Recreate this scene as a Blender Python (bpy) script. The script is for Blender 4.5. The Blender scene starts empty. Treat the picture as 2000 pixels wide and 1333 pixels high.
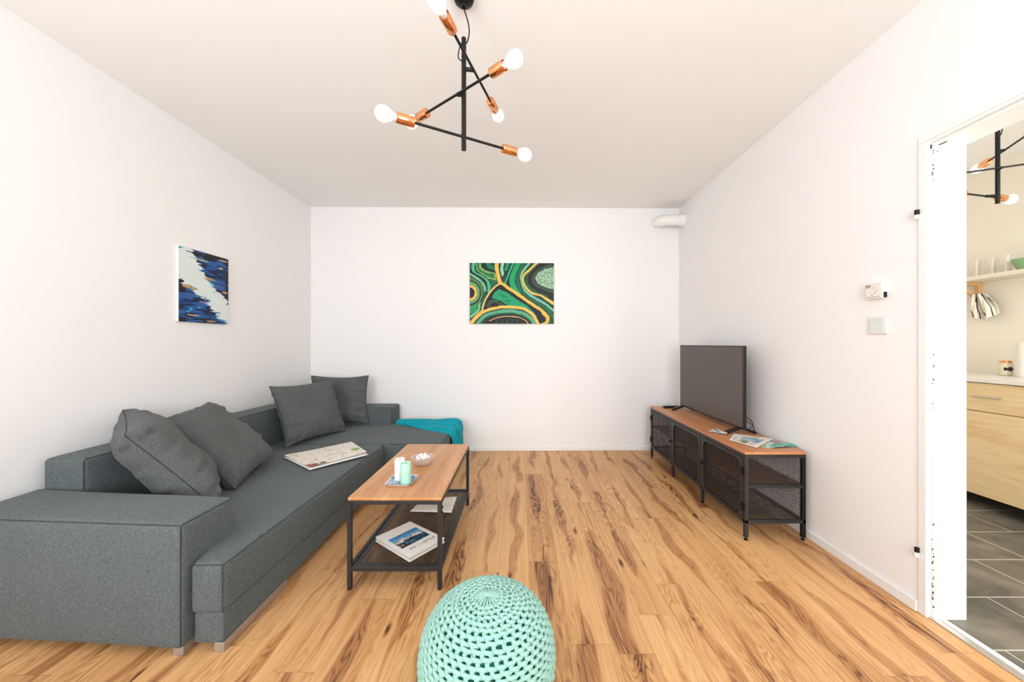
import bpy, bmesh, math, random
import numpy as np
from mathutils import Vector, Matrix
R = math.radians
random.seed(7)
SC = bpy.context.scene
C = SC.collection

# ------------------------------------------------------------------ camera, world, light, exposure
cam_d = bpy.data.cameras.new('camera'); cam = bpy.data.objects.new('camera', cam_d); C.objects.link(cam)
cam.location = (0, 0, 1.2); cam.rotation_euler = (R(90), 0, 0)
cam_d.sensor_width = 36; cam_d.lens = 36 * 680 / 2000
cam_d.shift_x = -17 / 2000; cam_d.shift_y = 4.5 / 2000; cam_d.clip_start = .02
SC.camera = cam
SC.view_settings.view_transform = 'Standard'; SC.view_settings.look = 'None'
SC.view_settings.gamma = 1; SC.view_settings.use_curve_mapping = False
SC.view_settings.exposure = -0.17
w = bpy.data.worlds.new('world'); SC.world = w; w.use_nodes = True
w.node_tree.nodes['Background'].inputs[0].default_value = (.80, .9, 1, 1)
w.node_tree.nodes['Background'].inputs[1].default_value = 1.0

def area(name, loc, rot, sx, sy, power, col=(1, 1, 1), spread=180):
    d = bpy.data.lights.new(name, 'AREA'); d.shape = 'RECTANGLE'; d.size = sx; d.size_y = sy
    d.energy = power; d.color = col; d.spread = R(spread)
    o = bpy.data.objects.new(name, d); C.objects.link(o); o.location = loc; o.rotation_euler = rot
    return o
YR = -.95      # rear wall
area('window_daylight', (-1.42, YR - .06, 1.55), (R(110), 0, 0), 1.2, 1.7, 66, (.94, 1, 1.07))
area('window_daylight', (.72, YR - .06, 1.55), (R(110), 0, 0), 1.3, 1.7, 70, (.94, 1, 1.07))
area('kitchen_fill_light', (2.9, YR - .06, 1.55), (R(96), 0, 0), 1.2, 1.5, 100, (.98, .99, .97))  # added fill to brighten the kitchen, set at an assumed, unseen window

# ------------------------------------------------------------------ helpers
def lin(c):
    return tuple(((v / 255) / 12.92 if v / 255 <= .04045 else ((v / 255 + .055) / 1.055) ** 2.4) for v in c)
def L4(c): return (*lin(c), 1)

class MB:
    def __init__(s): s.v = []; s.f = []
    def quad(s, a, b, c, d):
        n = len(s.v); s.v += [tuple(a), tuple(b), tuple(c), tuple(d)]; s.f.append((n, n+1, n+2, n+3))
    def hexa(s, p):      # p: 8 points, bottom ccw 0-3, top 4-7
        n = len(s.v); s.v += [tuple(q) for q in p]
        for f in ((3,2,1,0),(4,5,6,7),(0,1,5,4),(1,2,6,5),(2,3,7,6),(3,0,4,7)): s.f.append(tuple(n+i for i in f))
        return s
    def box(s, x0, y0, z0, x1, y1, z1):
        return s.hexa([(x0,y0,z0),(x1,y0,z0),(x1,y1,z0),(x0,y1,z0),(x0,y0,z1),(x1,y0,z1),(x1,y1,z1),(x0,y1,z1)])
    def prism(s, poly, z0, z1):
        n = len(s.v); k = len(poly)
        s.v += [(x, y, z0) for x, y in poly] + [(x, y, z1) for x, y in poly]
        s.f.append(tuple(n+i for i in reversed(range(k)))); s.f.append(tuple(n+k+i for i in range(k)))
        for i in range(k):
            j = (i+1) % k; s.f.append((n+i, n+j, n+k+j, n+k+i))
        return s
    def bar(s, p, q, w, h, up=(0, 0, 1)):
        p = Vector(p); q = Vector(q); d = (q-p).normalized(); up = Vector(up)
        x = d.cross(up)
        if x.length < 1e-4: x = d.cross(Vector((0, 1, 0)))
        x.normalize(); y = x.cross(d); x *= w/2; y *= h/2
        return s.hexa([p-x-y, p+x-y, q+x-y, q-x-y, p-x+y, p+x+y, q+x+y, q-x+y])
    def tube(s, pts, r, n=10, closed=False, cap=True):
        pts = [Vector(p) for p in pts]; m = len(pts); base = len(s.v); up = None
        for i, p in enumerate(pts):
            if closed: t = pts[(i+1) % m] - pts[i-1]
            else: t = pts[min(i+1, m-1)] - pts[max(i-1, 0)]
            t.normalize()
            if up is None:
                up = Vector((0, 0, 1)) if abs(t.z) < .9 else Vector((1, 0, 0))
            a = up - t * up.dot(t); a.normalize(); b = t.cross(a); up = a
            rr = r[i] if isinstance(r, (list, tuple)) else r
            for k in range(n):
                an = 2*math.pi*k/n; s.v.append(tuple(p + a*(rr*math.cos(an)) + b*(rr*math.sin(an))))
        for i in range(m if closed else m-1):
            i2 = (i+1) % m
            for k in range(n):
                k2 = (k+1) % n; s.f.append((base+i*n+k, base+i*n+k2, base+i2*n+k2, base+i2*n+k))
        if not closed and cap:
            s.f.append(tuple(base+k for k in reversed(range(n)))); s.f.append(tuple(base+(m-1)*n+k for k in range(n)))
        return s
    def lathe(s, prof, o=(0, 0, 0), axis=(0, 0, 1), n=32, sx=1, sy=1):
        o = Vector(o); ax = Vector(axis).normalized(); q = Vector((0, 0, 1)).rotation_difference(ax)
        base = len(s.v); m = len(prof)
        for r, z in prof:
            for k in range(n):
                a = 2*math.pi*k/n; s.v.append(tuple(o + q @ Vector((r*math.cos(a)*sx, r*math.sin(a)*sy, z))))
        for i in range(m-1):
            for k in range(n):
                k2 = (k+1) % n; s.f.append((base+i*n+k, base+i*n+k2, base+(i+1)*n+k2, base+(i+1)*n+k))
        if prof[0][0] > 1e-5: s.f.append(tuple(base+k for k in reversed(range(n))))
        if prof[-1][0] > 1e-5: s.f.append(tuple(base+(m-1)*n+k for k in range(n)))
        return s
    def grid(s, P, flip=False):   # P: array [ny][nx] of points
        ny = len(P); nx = len(P[0]); b = len(s.v)
        for row in P: s.v += [tuple(p) for p in row]
        for j in range(ny-1):
            for i in range(nx-1):
                f = (b+j*nx+i, b+j*nx+i+1, b+(j+1)*nx+i+1, b+(j+1)*nx+i)
                s.f.append(f[::-1] if flip else f)
        return s
    def build(s, name, mat, parent=None, smooth=True, bevel=0, seg=2, angle=35, solid=0, sub=0, merge=False):
        me = bpy.data.meshes.new(name); me.from_pydata(s.v, [], s.f); 
        bm = bmesh.new(); bm.from_mesh(me)
        if merge: bmesh.ops.remove_doubles(bm, verts=bm.verts, dist=1e-5)
        bmesh.ops.recalc_face_normals(bm, faces=bm.faces)
        bm.to_mesh(me); bm.free()
        me.materials.append(mat)
        o = bpy.data.objects.new(name, me); C.objects.link(o)
        if parent: o.parent = parent; o.matrix_parent_inverse = Matrix.Translation(-parent_origin(parent))
        if smooth:
            me.polygons.foreach_set('use_smooth', [True]*len(me.polygons)); me.set_sharp_from_angle(angle=R(angle))
        if solid:
            m = o.modifiers.new('solid', 'SOLIDIFY'); m.thickness = solid; m.offset = 0
        if bevel:
            m = o.modifiers.new('bevel', 'BEVEL'); m.width = bevel; m.segments = seg; m.limit_method = 'ANGLE'; m.angle_limit = R(40); m.harden_normals = True
        if sub:
            m = o.modifiers.new('sub', 'SUBSURF'); m.levels = sub; m.render_levels = sub
        return o

def parent_origin(p):
    return p.location.copy()      # parts sit at the origin of their thing's inverse, so only the direct parent's shift counts
# meshes are written in world coordinates; matrix_parent_inverse undoes the parent's (pure) translation
def thing(name, label, cat, loc, group=None):
    o = bpy.data.objects.new(name, None); C.objects.link(o); o.location = loc; o.empty_display_size = .05
    o['label'] = label; o['category'] = cat
    if group: o['group'] = group
    return o
def tag(o, label, cat, group=None):
    o['label'] = label; o['category'] = cat
    if group: o['group'] = group
    return o
def struct(o): o['kind'] = 'structure'; return o

# numpy value noise
def vnoise(x, y, seed=0):
    xi = np.floor(x).astype(int); yi = np.floor(y).astype(int); fx = x-xi; fy = y-yi
    def h(a, b):
        n = (a*374761393 + b*668265263 + seed*1442695041) & 0xffffffff
        n = ((n ^ (n >> 13)) * 1274126177) & 0xffffffff
        return ((n ^ (n >> 16)) & 0xffff) / 65535
    fx = fx*fx*(3-2*fx); fy = fy*fy*(3-2*fy)
    return (h(xi, yi)*(1-fx)+h(xi+1, yi)*fx)*(1-fy) + (h(xi, yi+1)*(1-fx)+h(xi+1, yi+1)*fx)*fy
def fbm(x, y, seed=0, o=4):
    r = 0; a = .5
    for i in range(o): r = r + a*vnoise(x*2**i, y*2**i, seed+i*17); a /= 2
    return r / (1-.5**o)

# ------------------------------------------------------------------ materials
class NT:
    def __init__(s, name):
        s.m = bpy.data.materials.new(name); s.m.use_nodes = True; s.t = s.m.node_tree
        s.b = s.t.nodes['Principled BSDF']; s.out = s.t.nodes['Material Output']
    def n(s, typ, **kw):
        o = s.t.nodes.new(typ)
        for k, v in kw.items():
            if k.startswith('i_'):
                key = k[2:].replace('_', ' ')
                tgt = o.inputs[int(key)] if key.isdigit() else o.inputs[key]
                if hasattr(v, 'is_linked') or hasattr(v, 'links'): s.t.links.new(v, tgt)
                else: tgt.default_value = v
            else: setattr(o, k, v)
        return o
    def l(s, a, b): s.t.links.new(a, b)
    def math(s, op, a, b=0, c=0, clamp=False):
        o = s.t.nodes.new('ShaderNodeMath'); o.operation = op; o.use_clamp = clamp
        for i, v in enumerate((a, b, c)):
            if hasattr(v, 'is_linked'): s.t.links.new(v, o.inputs[i])
            else: o.inputs[i].default_value = v
        return o.outputs[0]
    def ramp(s, fac, stops):
        o = s.t.nodes.new('ShaderNodeValToRGB'); s.l(fac, o.inputs[0]); e = o.color_ramp.elements
        while len(e) < len(stops): e.new(.5)
        for k, (p, c) in zip(e, stops): k.position = p; k.color = c if len(c) == 4 else (*c, 1)
        return o.outputs[0]
    def mix(s, f, a, b, mode='MIX'):
        o = s.t.nodes.new('ShaderNodeMix'); o.data_type = 'RGBA'; o.blend_type = mode
        for i, v in ((0, f), (6, a), (7, b)):
            if hasattr(v, 'is_linked'): s.l(v, o.inputs[i])
            else: o.inputs[i].default_value = v
        return o.outputs[2]
    def noise(s, vec, scale, detail=2, rough=.5, dist=0):
        o = s.n('ShaderNodeTexNoise'); o.inputs['Scale'].default_value = scale; o.inputs['Detail'].default_value = detail
        o.inputs['Roughness'].default_value = rough; o.inputs['Distortion'].default_value = dist
        if vec is not None: s.l(vec, o.inputs['Vector'])
        return o.outputs['Fac']
    def mapv(s, vec, scale=(1, 1, 1), loc=(0, 0, 0), rot=(0, 0, 0)):
        o = s.n('ShaderNodeMapping'); o.inputs['Scale'].default_value = scale; o.inputs['Location'].default_value = loc
        o.inputs['Rotation'].default_value = rot; s.l(vec, o.inputs['Vector']); return o.outputs[0]
    def bump(s, h, strength=.3, dist=.002):
        o = s.n('ShaderNodeBump'); o.inputs['Strength'].default_value = strength; o.inputs['Distance'].default_value = dist
        s.l(h, o.inputs['Height']); s.l(o.outputs[0], s.b.inputs['Normal'])
def plain(name, rgb, rough=.6, metal=0, spec=.5, noise=.0, emit=0, coat=0, var=None):
    t = NT(name); c = L4(rgb); t.b.inputs['Roughness'].default_value = rough; t.b.inputs['Metallic'].default_value = metal
    t.b.inputs['Specular IOR Level'].default_value = spec
    tc = t.n('ShaderNodeTexCoord').outputs['Object']
    f = t.noise(tc, 30 if not var else var, 3)
    k = noise or .03
    t.l(t.mix(f, tuple(min(1, x*(1-k)) for x in c[:3])+(1,), tuple(min(1, x*(1+k)) for x in c[:3])+(1,)), t.b.inputs['Base Color'])
    if emit: t.b.inputs['Emission Color'].default_value = c; t.b.inputs['Emission Strength'].default_value = emit
    if coat: t.b.inputs['Coat Weight'].default_value = coat
    return t.m
def wallmat(name, rgb, k=.012):
    t = NT(name); tc = t.n('ShaderNodeTexCoord').outputs['Object']; c = lin(rgb)
    f = t.noise(tc, 1.3, 3)
    t.l(t.mix(f, tuple(x*(1-k) for x in c)+(1,), tuple(min(1, x*(1+k)) for x in c)+(1,)), t.b.inputs['Base Color'])
    t.b.inputs['Roughness'].default_value = .85; t.b.inputs['Specular IOR Level'].default_value = .25
    t.bump(t.noise(tc, 90, 4), .10, .002)
    return t.m
M = {}
M['wall'] = wallmat('white_wall_paint', (247, 244, 241))
M['ceil'] = wallmat('ceiling_paint', (248, 245, 241))
M['kwall'] = wallmat('kitchen_wall_paint', (240, 232, 218))
M['trim'] = plain('white_gloss_trim', (246, 243, 238), .35)
M['joint'] = plain('grey_joint', (170, 160, 148), .7)
M['black'] = plain('black_powder_coat', (11, 11, 12), .38, spec=.35)
M['gun'] = plain('dark_grey_steel', (50, 49, 49), .42, metal=.3)
M['meshst'] = plain('dark_mesh_steel', (58, 54, 50), .45, metal=.3)
M['copper'] = plain('polished_copper', (240, 165, 115), .14, metal=1)
M['silver'] = plain('brushed_silver', (190, 190, 190), .35, metal=.8)
M['bulb'] = plain('frosted_bulb_glass', (255, 252, 246), .25, emit=.55)
M['bulbneck'] = plain('bulb_neck', (240, 236, 230), .3)
M['plastic'] = plain('white_plastic', (240, 234, 224), .3)
M['swglass'] = plain('pale_green_switch', (222, 230, 224), .1, coat=.5)
M['tvblack'] = plain('tv_black', (18, 18, 20), .3)
M['chip'] = plain('exposed_dark_paint', (70, 62, 55), .8)
M['ceramic'] = plain('white_ceramic', (244, 240, 236), .2)
M['candle_w'] = plain('ivory_wax', (244, 242, 232), .5)
M['candle_g'] = plain('mint_wax', (176, 226, 200), .5)
M['wick'] = plain('wick', (90, 85, 80), .8)
M['paper'] = plain('paper_white', (236, 232, 224), .7)
M['pages'] = plain('page_edges', (214, 206, 196), .8, noise=.1, var=300)
M['ink'] = plain('dark_ink', (60, 58, 62), .6)
M['palink'] = plain('pale_ink', (196, 202, 190), .6)
M['shell'] = plain('white_shell', (246, 238, 232), .4)
M['bracket'] = plain('pine_bracket', (214, 170, 112), .55, noise=.08)
M['greenbowl'] = plain('green_glazed_ceramic', (128, 170, 112), .15, coat=.4)
M['towelroll'] = plain('white_paper_roll', (244, 240, 232), .9)
M['worktop'] = plain('white_worktop', (242, 238, 230), .3)
M['jarbody'] = plain('cream_jar', (228, 218, 190), .2, coat=.5)
M['label'] = plain('black_label', (14, 14, 16), .5)
M['shelf'] = plain('white_shelf_board', (236, 226, 208), .5)
M['tealsheet'] = plain('teal_brochure', (70, 165, 155), .3)
M['greytile'] = plain('grey_tile_skirting', (120, 120, 112), .4, noise=.1)
M['steelstrip'] = plain('aluminium_strip', (200, 198, 192), .3, metal=.7)

def glass(name, rgb=(1, 1, 1), op=.12):
    t = NT(name); tr = t.n('ShaderNodeBsdfTransparent'); tr.inputs[0].default_value = (*rgb, 1)
    gl = t.n('ShaderNodeBsdfGlossy'); gl.inputs['Roughness'].default_value = .06
    df = t.n('ShaderNodeBsdfDiffuse'); df.inputs[0].default_value = (*rgb, 1)
    lw = t.n('ShaderNodeLayerWeight'); lw.inputs[0].default_value = .35
    m1 = t.n('ShaderNodeMixShader'); t.l(t.math('MULTIPLY_ADD', lw.outputs['Facing'], .55, op, clamp=True), m1.inputs[0]); t.l(tr.outputs[0], m1.inputs[1])
    m2 = t.n('ShaderNodeMixShader'); m2.inputs[0].default_value = .45; t.l(gl.outputs[0], m2.inputs[1]); t.l(df.outputs[0], m2.inputs[2])
    t.l(m2.outputs[0], m1.inputs[2]); t.l(m1.outputs[0], t.out.inputs[0]); return t.m
M['glass'] = glass('clear_glass', (.99, .98, .97), .05); M['pinkglass'] = glass('pinkish_glass', (.98, .93, .90), .28)

def fabric(name, rgb, s=420):
    t = NT(name); tc = t.n('ShaderNodeTexCoord').outputs['Object']; c = lin(rgb)
    a = t.noise(t.mapv(tc, (1, 1, .25)), s, 2); b = t.noise(t.mapv(tc, (.25, 1, 1)), s, 2); bb = t.noise(t.mapv(tc, (1, .25, 1)), s, 2)
    m = t.math('MULTIPLY', t.math('ADD', t.math('ADD', a, b), bb), .3333)
    big = t.noise(tc, 5, 3)
    col = t.ramp(m, [(.34, tuple(x*.45 for x in c)), (.5, c), (.66, tuple(x*1.75 for x in c))])
    col = t.mix(t.math('MULTIPLY', big, .25), col, (*[x*.7 for x in c], 1))
    t.l(col, t.b.inputs['Base Color']); t.b.inputs['Roughness'].default_value = .92
    t.b.inputs['Specular IOR Level'].default_value = .2
    t.b.inputs['Sheen Weight'].default_value = .08; t.b.inputs['Sheen Roughness'].default_value = .5
    t.bump(m, .35, .0015); return t.m
M['fabric'] = fabric('charcoal_upholstery', (92, 99, 99))
M['cushion'] = fabric('charcoal_cushion_cloth', (91, 93, 92))
M['seam'] = plain('dark_seam_thread', (50, 53, 55), .9)
M['tealcloth'] = fabric('turquoise_knit_throw', (12, 156, 172), 300)
M['yarn'] = plain('mint_cotton_yarn', (156, 199, 185), .9, noise=.10, var=260)
M['yarnin'] = plain('teal_inner_yarn', (40, 138, 122), .95, noise=.2)

def wood(name, base, dark, light, axis='Y', sc=1, rough=.4, cont=.5):
    t = NT(name); tc = t.n('ShaderNodeTexCoord').outputs['Object']
    s = {'Y': (9, .9, 9), 'X': (.9, 9, 9), 'Z': (9, 9, .9)}[axis]
    v = t.mapv(tc, tuple(q*sc for q in s))
    f = t.noise(v, 1.0, 5, .6, .4); fine = t.noise(v, 9, 3, .6)
    rings = t.math('SINE', t.math('MULTIPLY', f, 46))
    r = t.math('MULTIPLY_ADD', rings, .16*cont, t.math('MULTIPLY_ADD', fine, .5*cont, f))
    t.l(t.ramp(r, [(.35, lin(light)), (.62, lin(base)), (.95, lin(dark))]), t.b.inputs['Base Color'])
    t.b.inputs['Roughness'].default_value = rough; t.bump(fine, .08, .001); return t.m
M['tablewood'] = wood('red_brown_pine', (200, 142, 94), (176, 112, 70), (216, 164, 116), 'Y', 1, .38, .35)
M['benchwood'] = wood('red_brown_bench_pine', (200, 132, 84), (170, 104, 62), (214, 152, 104), 'Y', 1, .38, .35)
M['darkwood'] = wood('dark_brown_shelf_wood', (112, 78, 56), (88, 58, 40), (132, 94, 68), 'Y', 1, .5, .3)
M['kitchenwood'] = wood('pale_birch_veneer', (242, 212, 162), (226, 190, 136), (246, 224, 182), 'Y', .7, .45, .6)

def laminate():
    t = NT('oak_laminate_floor'); tc = t.n('ShaderNodeTexCoord').outputs['Object']
    sep = t.n('ShaderNodeSeparateXYZ'); t.l(tc, sep.inputs[0]); x, y = sep.outputs[0], sep.outputs[1]
    PW, PL = .158, 1.28
    xs = t.math('DIVIDE', t.math('ADD', x, 5.013), PW); xc = t.math('FLOOR', xs); xf = t.math('FRACT', xs)
    wn = t.n('ShaderNodeTexWhiteNoise', noise_dimensions='1D'); t.l(xc, wn.inputs['W'])
    ys = t.math('ADD', t.math('DIVIDE', y, PL), t.math('MULTIPLY', wn.outputs[0], 7)); yc = t.math('FLOOR', ys); yf = t.math('FRACT', ys)
    cid = t.math('ADD', t.math('MULTIPLY', xc, 13.37), t.math('MULTIPLY', yc, 7.77))
    w2 = t.n('ShaderNodeTexWhiteNoise', noise_dimensions='1D'); t.l(cid, w2.inputs['W']); rnd = w2.outputs[0]
    # per plank coordinates: u across (m), v along (m)
    u = t.math('MULTIPLY', t.math('SUBTRACT', xf, .5), PW); v = t.math('MULTIPLY', yf, PL)
    def coord(su, sv, off):
        c = t.n('ShaderNodeCombineXYZ'); t.l(t.math('MULTIPLY', u, su), c.inputs[0]); t.l(t.math('MULTIPLY', v, sv), c.inputs[1])
        t.l(t.math('MULTIPLY', rnd, off), c.inputs[2]); return c.outputs[0]
    # wander of the heart line
    cl = t.n('ShaderNodeCombineXYZ'); t.l(t.math('MULTIPLY', v, 2.2), cl.inputs[0]); t.l(t.math('MULTIPLY', rnd, 93), cl.inputs[1])
    wander = t.math('MULTIPLY', t.math('SUBTRACT', t.noise(cl.outputs[0], 1, 2), .5), .16)
    du = t.math('ABSOLUTE', t.math('ADD', u, wander))
    # cathedral field: contours of stretched noise plus distance to the heart
    n1 = t.noise(coord(13, 1.9, 57), 1, 2, .45, .35)
    n2 = t.noise(coord(26, 4.2, 31), 1, 2, .5, .2)
    field = t.math('ADD', t.math('MULTIPLY_ADD', n2, .07, n1), t.math('MULTIPLY', du, -1.6))
    ring = t.math('SINE', t.math('MULTIPLY', field, 92))
    ring = t.math('POWER', t.math('MULTIPLY_ADD', ring, .5, .5), 2.2)
    # heart wood patches, long lens shapes
    lens = t.noise(coord(6, 1.5, 77), 1, 1, .4, .2)
    heart = t.math('SUBTRACT', t.math('MULTIPLY_ADD', lens, 1.0, t.math('MULTIPLY', du, -7.0)), .34)
    heart = t.math('MULTIPLY', heart, 4.6, clamp=True)
    edge = t.math('SUBTRACT', 1, t.math('ABSOLUTE', t.math('MULTIPLY_ADD', heart, 2, -.9)), clamp=True)
    fib = t.noise(coord(260, 6, 11), 1, 2, .6)
    fib2 = t.noise(coord(90, 1.6, 19), 1, 3, .6)
    tone = t.math('MULTIPLY_ADD', t.math('SUBTRACT', rnd, .5), .14, .40)
    d = t.math('ADD', tone, t.math('MULTIPLY', heart, .21))
    d = t.math('ADD', d, t.math('MULTIPLY', ring, t.math('MULTIPLY_ADD', heart, .19, t.math('MULTIPLY', t.math('MULTIPLY_ADD', t.noise(coord(5, 1.4, 23), 1, 1), 5, -2.1, clamp=True), .20))))
    d = t.math('ADD', d, t.math('MULTIPLY', edge, .10))
    d = t.math('ADD', d, t.math('MULTIPLY', t.math('SUBTRACT', fib, .5), .20))
    d = t.math('ADD', d, t.math('MULTIPLY', t.math('SUBTRACT', fib2, .5), .42))
    stk = t.math('MULTIPLY', t.math('SUBTRACT', t.noise(coord(150, 2.2, 67), 1, 2, .5), .60), 9, clamp=True)
    d = t.math('ADD', d, t.math('MULTIPLY', stk, t.math('MULTIPLY_ADD', heart, .20, .07)))
    # knots
    vo = t.n('ShaderNodeTexVoronoi'); vo.inputs['Scale'].default_value = 1; t.l(coord(9, 2.6, 41), vo.inputs['Vector'])
    kn = t.math('SUBTRACT', 1, t.math('MULTIPLY', vo.outputs['Distance'], 7.5), clamp=True)
    sepc = t.n('ShaderNodeSeparateColor'); t.l(vo.outputs['Color'], sepc.inputs[0])
    gate = t.math('GREATER_THAN', sepc.outputs[0], .55)
    kn = t.math('MULTIPLY', kn, gate)
    d = t.math('ADD', d, t.math('MULTIPLY', kn, .75))
    col = t.ramp(d, [(.10, lin((236, 196, 142))), (.36, lin((218, 168, 114))), (.52, lin((196, 144, 92))), (.68, lin((170, 117, 72))), (.85, lin((130, 84, 50))), (1, lin((84, 52, 32)))])
    # joints
    ex = t.math('MINIMUM', xf, t.math('SUBTRACT', 1, xf)); ey = t.math('MINIMUM', yf, t.math('SUBTRACT', 1, yf))
    jx = t.math('LESS_THAN', ex, .0055); jy = t.math('LESS_THAN', ey, .0010)
    j = t.math('MULTIPLY', t.math('MAXIMUM', jx, jy), .38)
    col = t.mix(j, col, L4((120, 80, 50)))
    t.l(col, t.b.inputs['Base Color']); t.b.inputs['Roughness'].default_value = .42
    t.b.inputs['Specular IOR Level'].default_value = .4
    t.bump(d, .04, .001); return t.m
M['floor'] = laminate()

def tiles():
    t = NT('slate_floor_tiles'); tc = t.n('ShaderNodeTexCoord').outputs['Object']
    br = t.n('ShaderNodeTexBrick'); t.l(t.mapv(tc, (1, 1, 1), (.28, .065, 0)), br.inputs['Vector'])
    br.offset = 0.5; br.inputs['Scale'].default_value = 1; br.inputs['Brick Width'].default_value = .62; br.inputs['Row Height'].default_value = .285
    br.inputs['Mortar Size'].default_value = .003; br.inputs['Mortar Smooth'].default_value = .1; br.inputs['Bias'].default_value = 0
    br.inputs['Color1'].default_value = L4((92, 93, 86)); br.inputs['Color2'].default_value = L4((112, 105, 94)); br.inputs['Mortar'].default_value = L4((196, 190, 178))
    f = t.noise(tc, 4, 5, .6, .6)
    t.l(t.mix(t.math('MULTIPLY', t.math('SUBTRACT', 1, br.outputs['Fac']), .6), br.outputs['Color'], t.ramp(f, [(.35, lin((62, 66, 62))), (.65, lin((140, 132, 118)))])), t.b.inputs['Base Color'])
    t.b.inputs['Roughness'].default_value = .4; return t.m
M['tiles'] = tiles()

def colattr():
    t = NT('printed_colours'); a = t.n('ShaderNodeVertexColor', layer_name='Col'); t.l(a.outputs[0], t.b.inputs['Base Color'])
    t.b.inputs['Roughness'].default_value = .45; t.b.inputs['Specular IOR Level'].default_value = .3
    tc = t.n('ShaderNodeTexCoord').outputs['Object']; t.bump(t.noise(tc, 300, 2), .1, .0006); return t.m
M['print'] = colattr()
def tvscreen():
    t = NT('grey_tv_screen'); t.b.inputs['Base Color'].default_value = L4((84, 77, 69)); t.b.inputs['Roughness'].default_value = .38
    t.b.inputs['Specular IOR Level'].default_value = .55; return t.m
M['screen'] = tvscreen()
def mapmat():
    t = NT('printed_street_map'); tc = t.n('ShaderNodeTexCoord').outputs['Object']
    vo = t.n('ShaderNodeTexVoronoi', feature='DISTANCE_TO_EDGE'); vo.inputs['Scale'].default_value = 38; t.l(tc, vo.inputs['Vector'])
    li = t.math('LESS_THAN', vo.outputs['Distance'], .05); n = t.noise(tc, 14, 3)
    base = t.ramp(n, [(.3, lin((222, 224, 208))), (.5, lin((238, 230, 218))), (.7, lin((232, 214, 204)))])
    t.l(t.mix(t.math('MULTIPLY', li, .35), base, L4((190, 170, 160))), t.b.inputs['Base Color']); t.b.inputs['Roughness'].default_value = .6; return t.m
M['map'] = mapmat()
def platemat():
    t = NT('blue_patterned_glaze'); tc = t.n('ShaderNodeTexCoord').outputs['Object']
    n = t.noise(tc, 26, 3, .6, 1.2)
    t.l(t.ramp(n, [(.36, lin((40, 84, 120))), (.48, lin((120, 160, 190))), (.58, lin((206, 214, 222))), (.66, lin((60, 110, 140)))]), t.b.inputs['Base Color'])
    t.b.inputs['Roughness'].default_value = .12; return t.m
M['plate'] = platemat()
def stripetowel():
    t = NT('white_towel_black_stripes'); tc = t.n('ShaderNodeTexCoord').outputs['Object']
    wv = t.n('ShaderNodeTexWave'); wv.inputs['Scale'].default_value = 9; wv.inputs['Distortion'].default_value = 2.5
    t.l(t.mapv(tc, (1, .9, .9)), wv.inputs['Vector'])
    t.l(t.ramp(wv.outputs['Fac'], [(.05, lin((50, 48, 50))), (.12, lin((236, 228, 214)))]), t.b.inputs['Base Color']); t.b.inputs['Roughness'].default_value = .9; return t.m
M['towel'] = stripetowel()

def color_sheet(name, nx, ny, P, func, parent=None, mat=None):
    """nx x ny grid, P(u,v)->point with v downwards, func(U,V)->rgb 0-255"""
    us = np.linspace(0, 1, nx); vs = np.linspace(0, 1, ny)
    b = MB(); b.grid([[P(u, v) for u in us] for v in vs])
    me = bpy.data.meshes.new(name); me.from_pydata(b.v, [], b.f); me.materials.append(mat or M['print'])
    U, V = np.meshgrid(us, vs); c = np.clip(func(U, V), 0, 255)/255
    c = np.where(c <= .04045, c/12.92, ((c+.055)/1.055)**2.4)
    at = me.color_attributes.new('Col', 'FLOAT_COLOR', 'POINT')
    a = np.ones((nx*ny, 4)); a[:, :3] = c.reshape(-1, 3); at.data.foreach_set('color', a.ravel())
    o = bpy.data.objects.new(name, me); C.objects.link(o)
    if parent: o.parent = parent; o.matrix_parent_inverse = Matrix.Translation(-parent_origin(parent))
    return o

def catmull(pts, k=10):
    p = [np.array(q, float) for q in pts]; p = [2*p[0]-p[1]] + p + [2*p[-1]-p[-2]]; out = []
    for i in range(1, len(p)-2):
        for j in range(k):
            t = j/k
            out.append(.5*(2*p[i] + (p[i+1]-p[i-1])*t + (2*p[i-1]-5*p[i]+4*p[i+1]-p[i+2])*t*t + (3*p[i]-p[i-1]-3*p[i+1]+p[i+2])*t**3))
    out.append(p[-2]); return out

# ------------------------------------------------------------------ room shell
XL, XR, H = -2.328, 1.777, 2.715
YBL, YBR = 3.861, 3.911          # the back wall is very slightly out of square
DY0, DY1, DH = .58, 1.51, 2.062  # kitchen door opening
WT = .165; XK = 3.92; YK = 3.2
struct(MB().prism([(XL-.15, YR-.15), (XR+.03, YR-.15), (XR+.03, YBR+.2), (XL-.15, YBL+.2)], -.06, 0).build('floor', M['floor'], smooth=False))
struct(MB().prism([(XR+.031, YR-.15), (XK+.15, YR-.15), (XK+.15, YK+.12), (XR+.031, YK+.12)], -.06, 0).build('floor_kitchen', M['tiles'], smooth=False))
struct(MB().prism([(XL-.15, YR-.15), (XK+.15, YR-.15), (XK+.15, 4.1), (XL-.15, 4.1)], H, H+.12).build('ceiling', M['ceil'], smooth=False))
struct(MB().box(XL-.15, YR-.15, 0, XL, 4.05, H).build('wall_left', M['wall'], smooth=False))
struct(MB().prism([(XL, YBL), (XR, YBR), (XR, YBR+.15), (XL, YBL+.15)], 0, H).build('wall_back', M['wall'], smooth=False))
b = MB(); b.box(XR, DY1+.012, 0, XR+WT-.01, 4.06, H); b.box(XR, YR, 0, XR+WT-.01, DY0-.012, H); b.box(XR, DY0-.012, DH+.012, XR+WT-.01, DY1+.012, H)
struct(b.build('wall_right', M['wall'], smooth=False))
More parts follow.
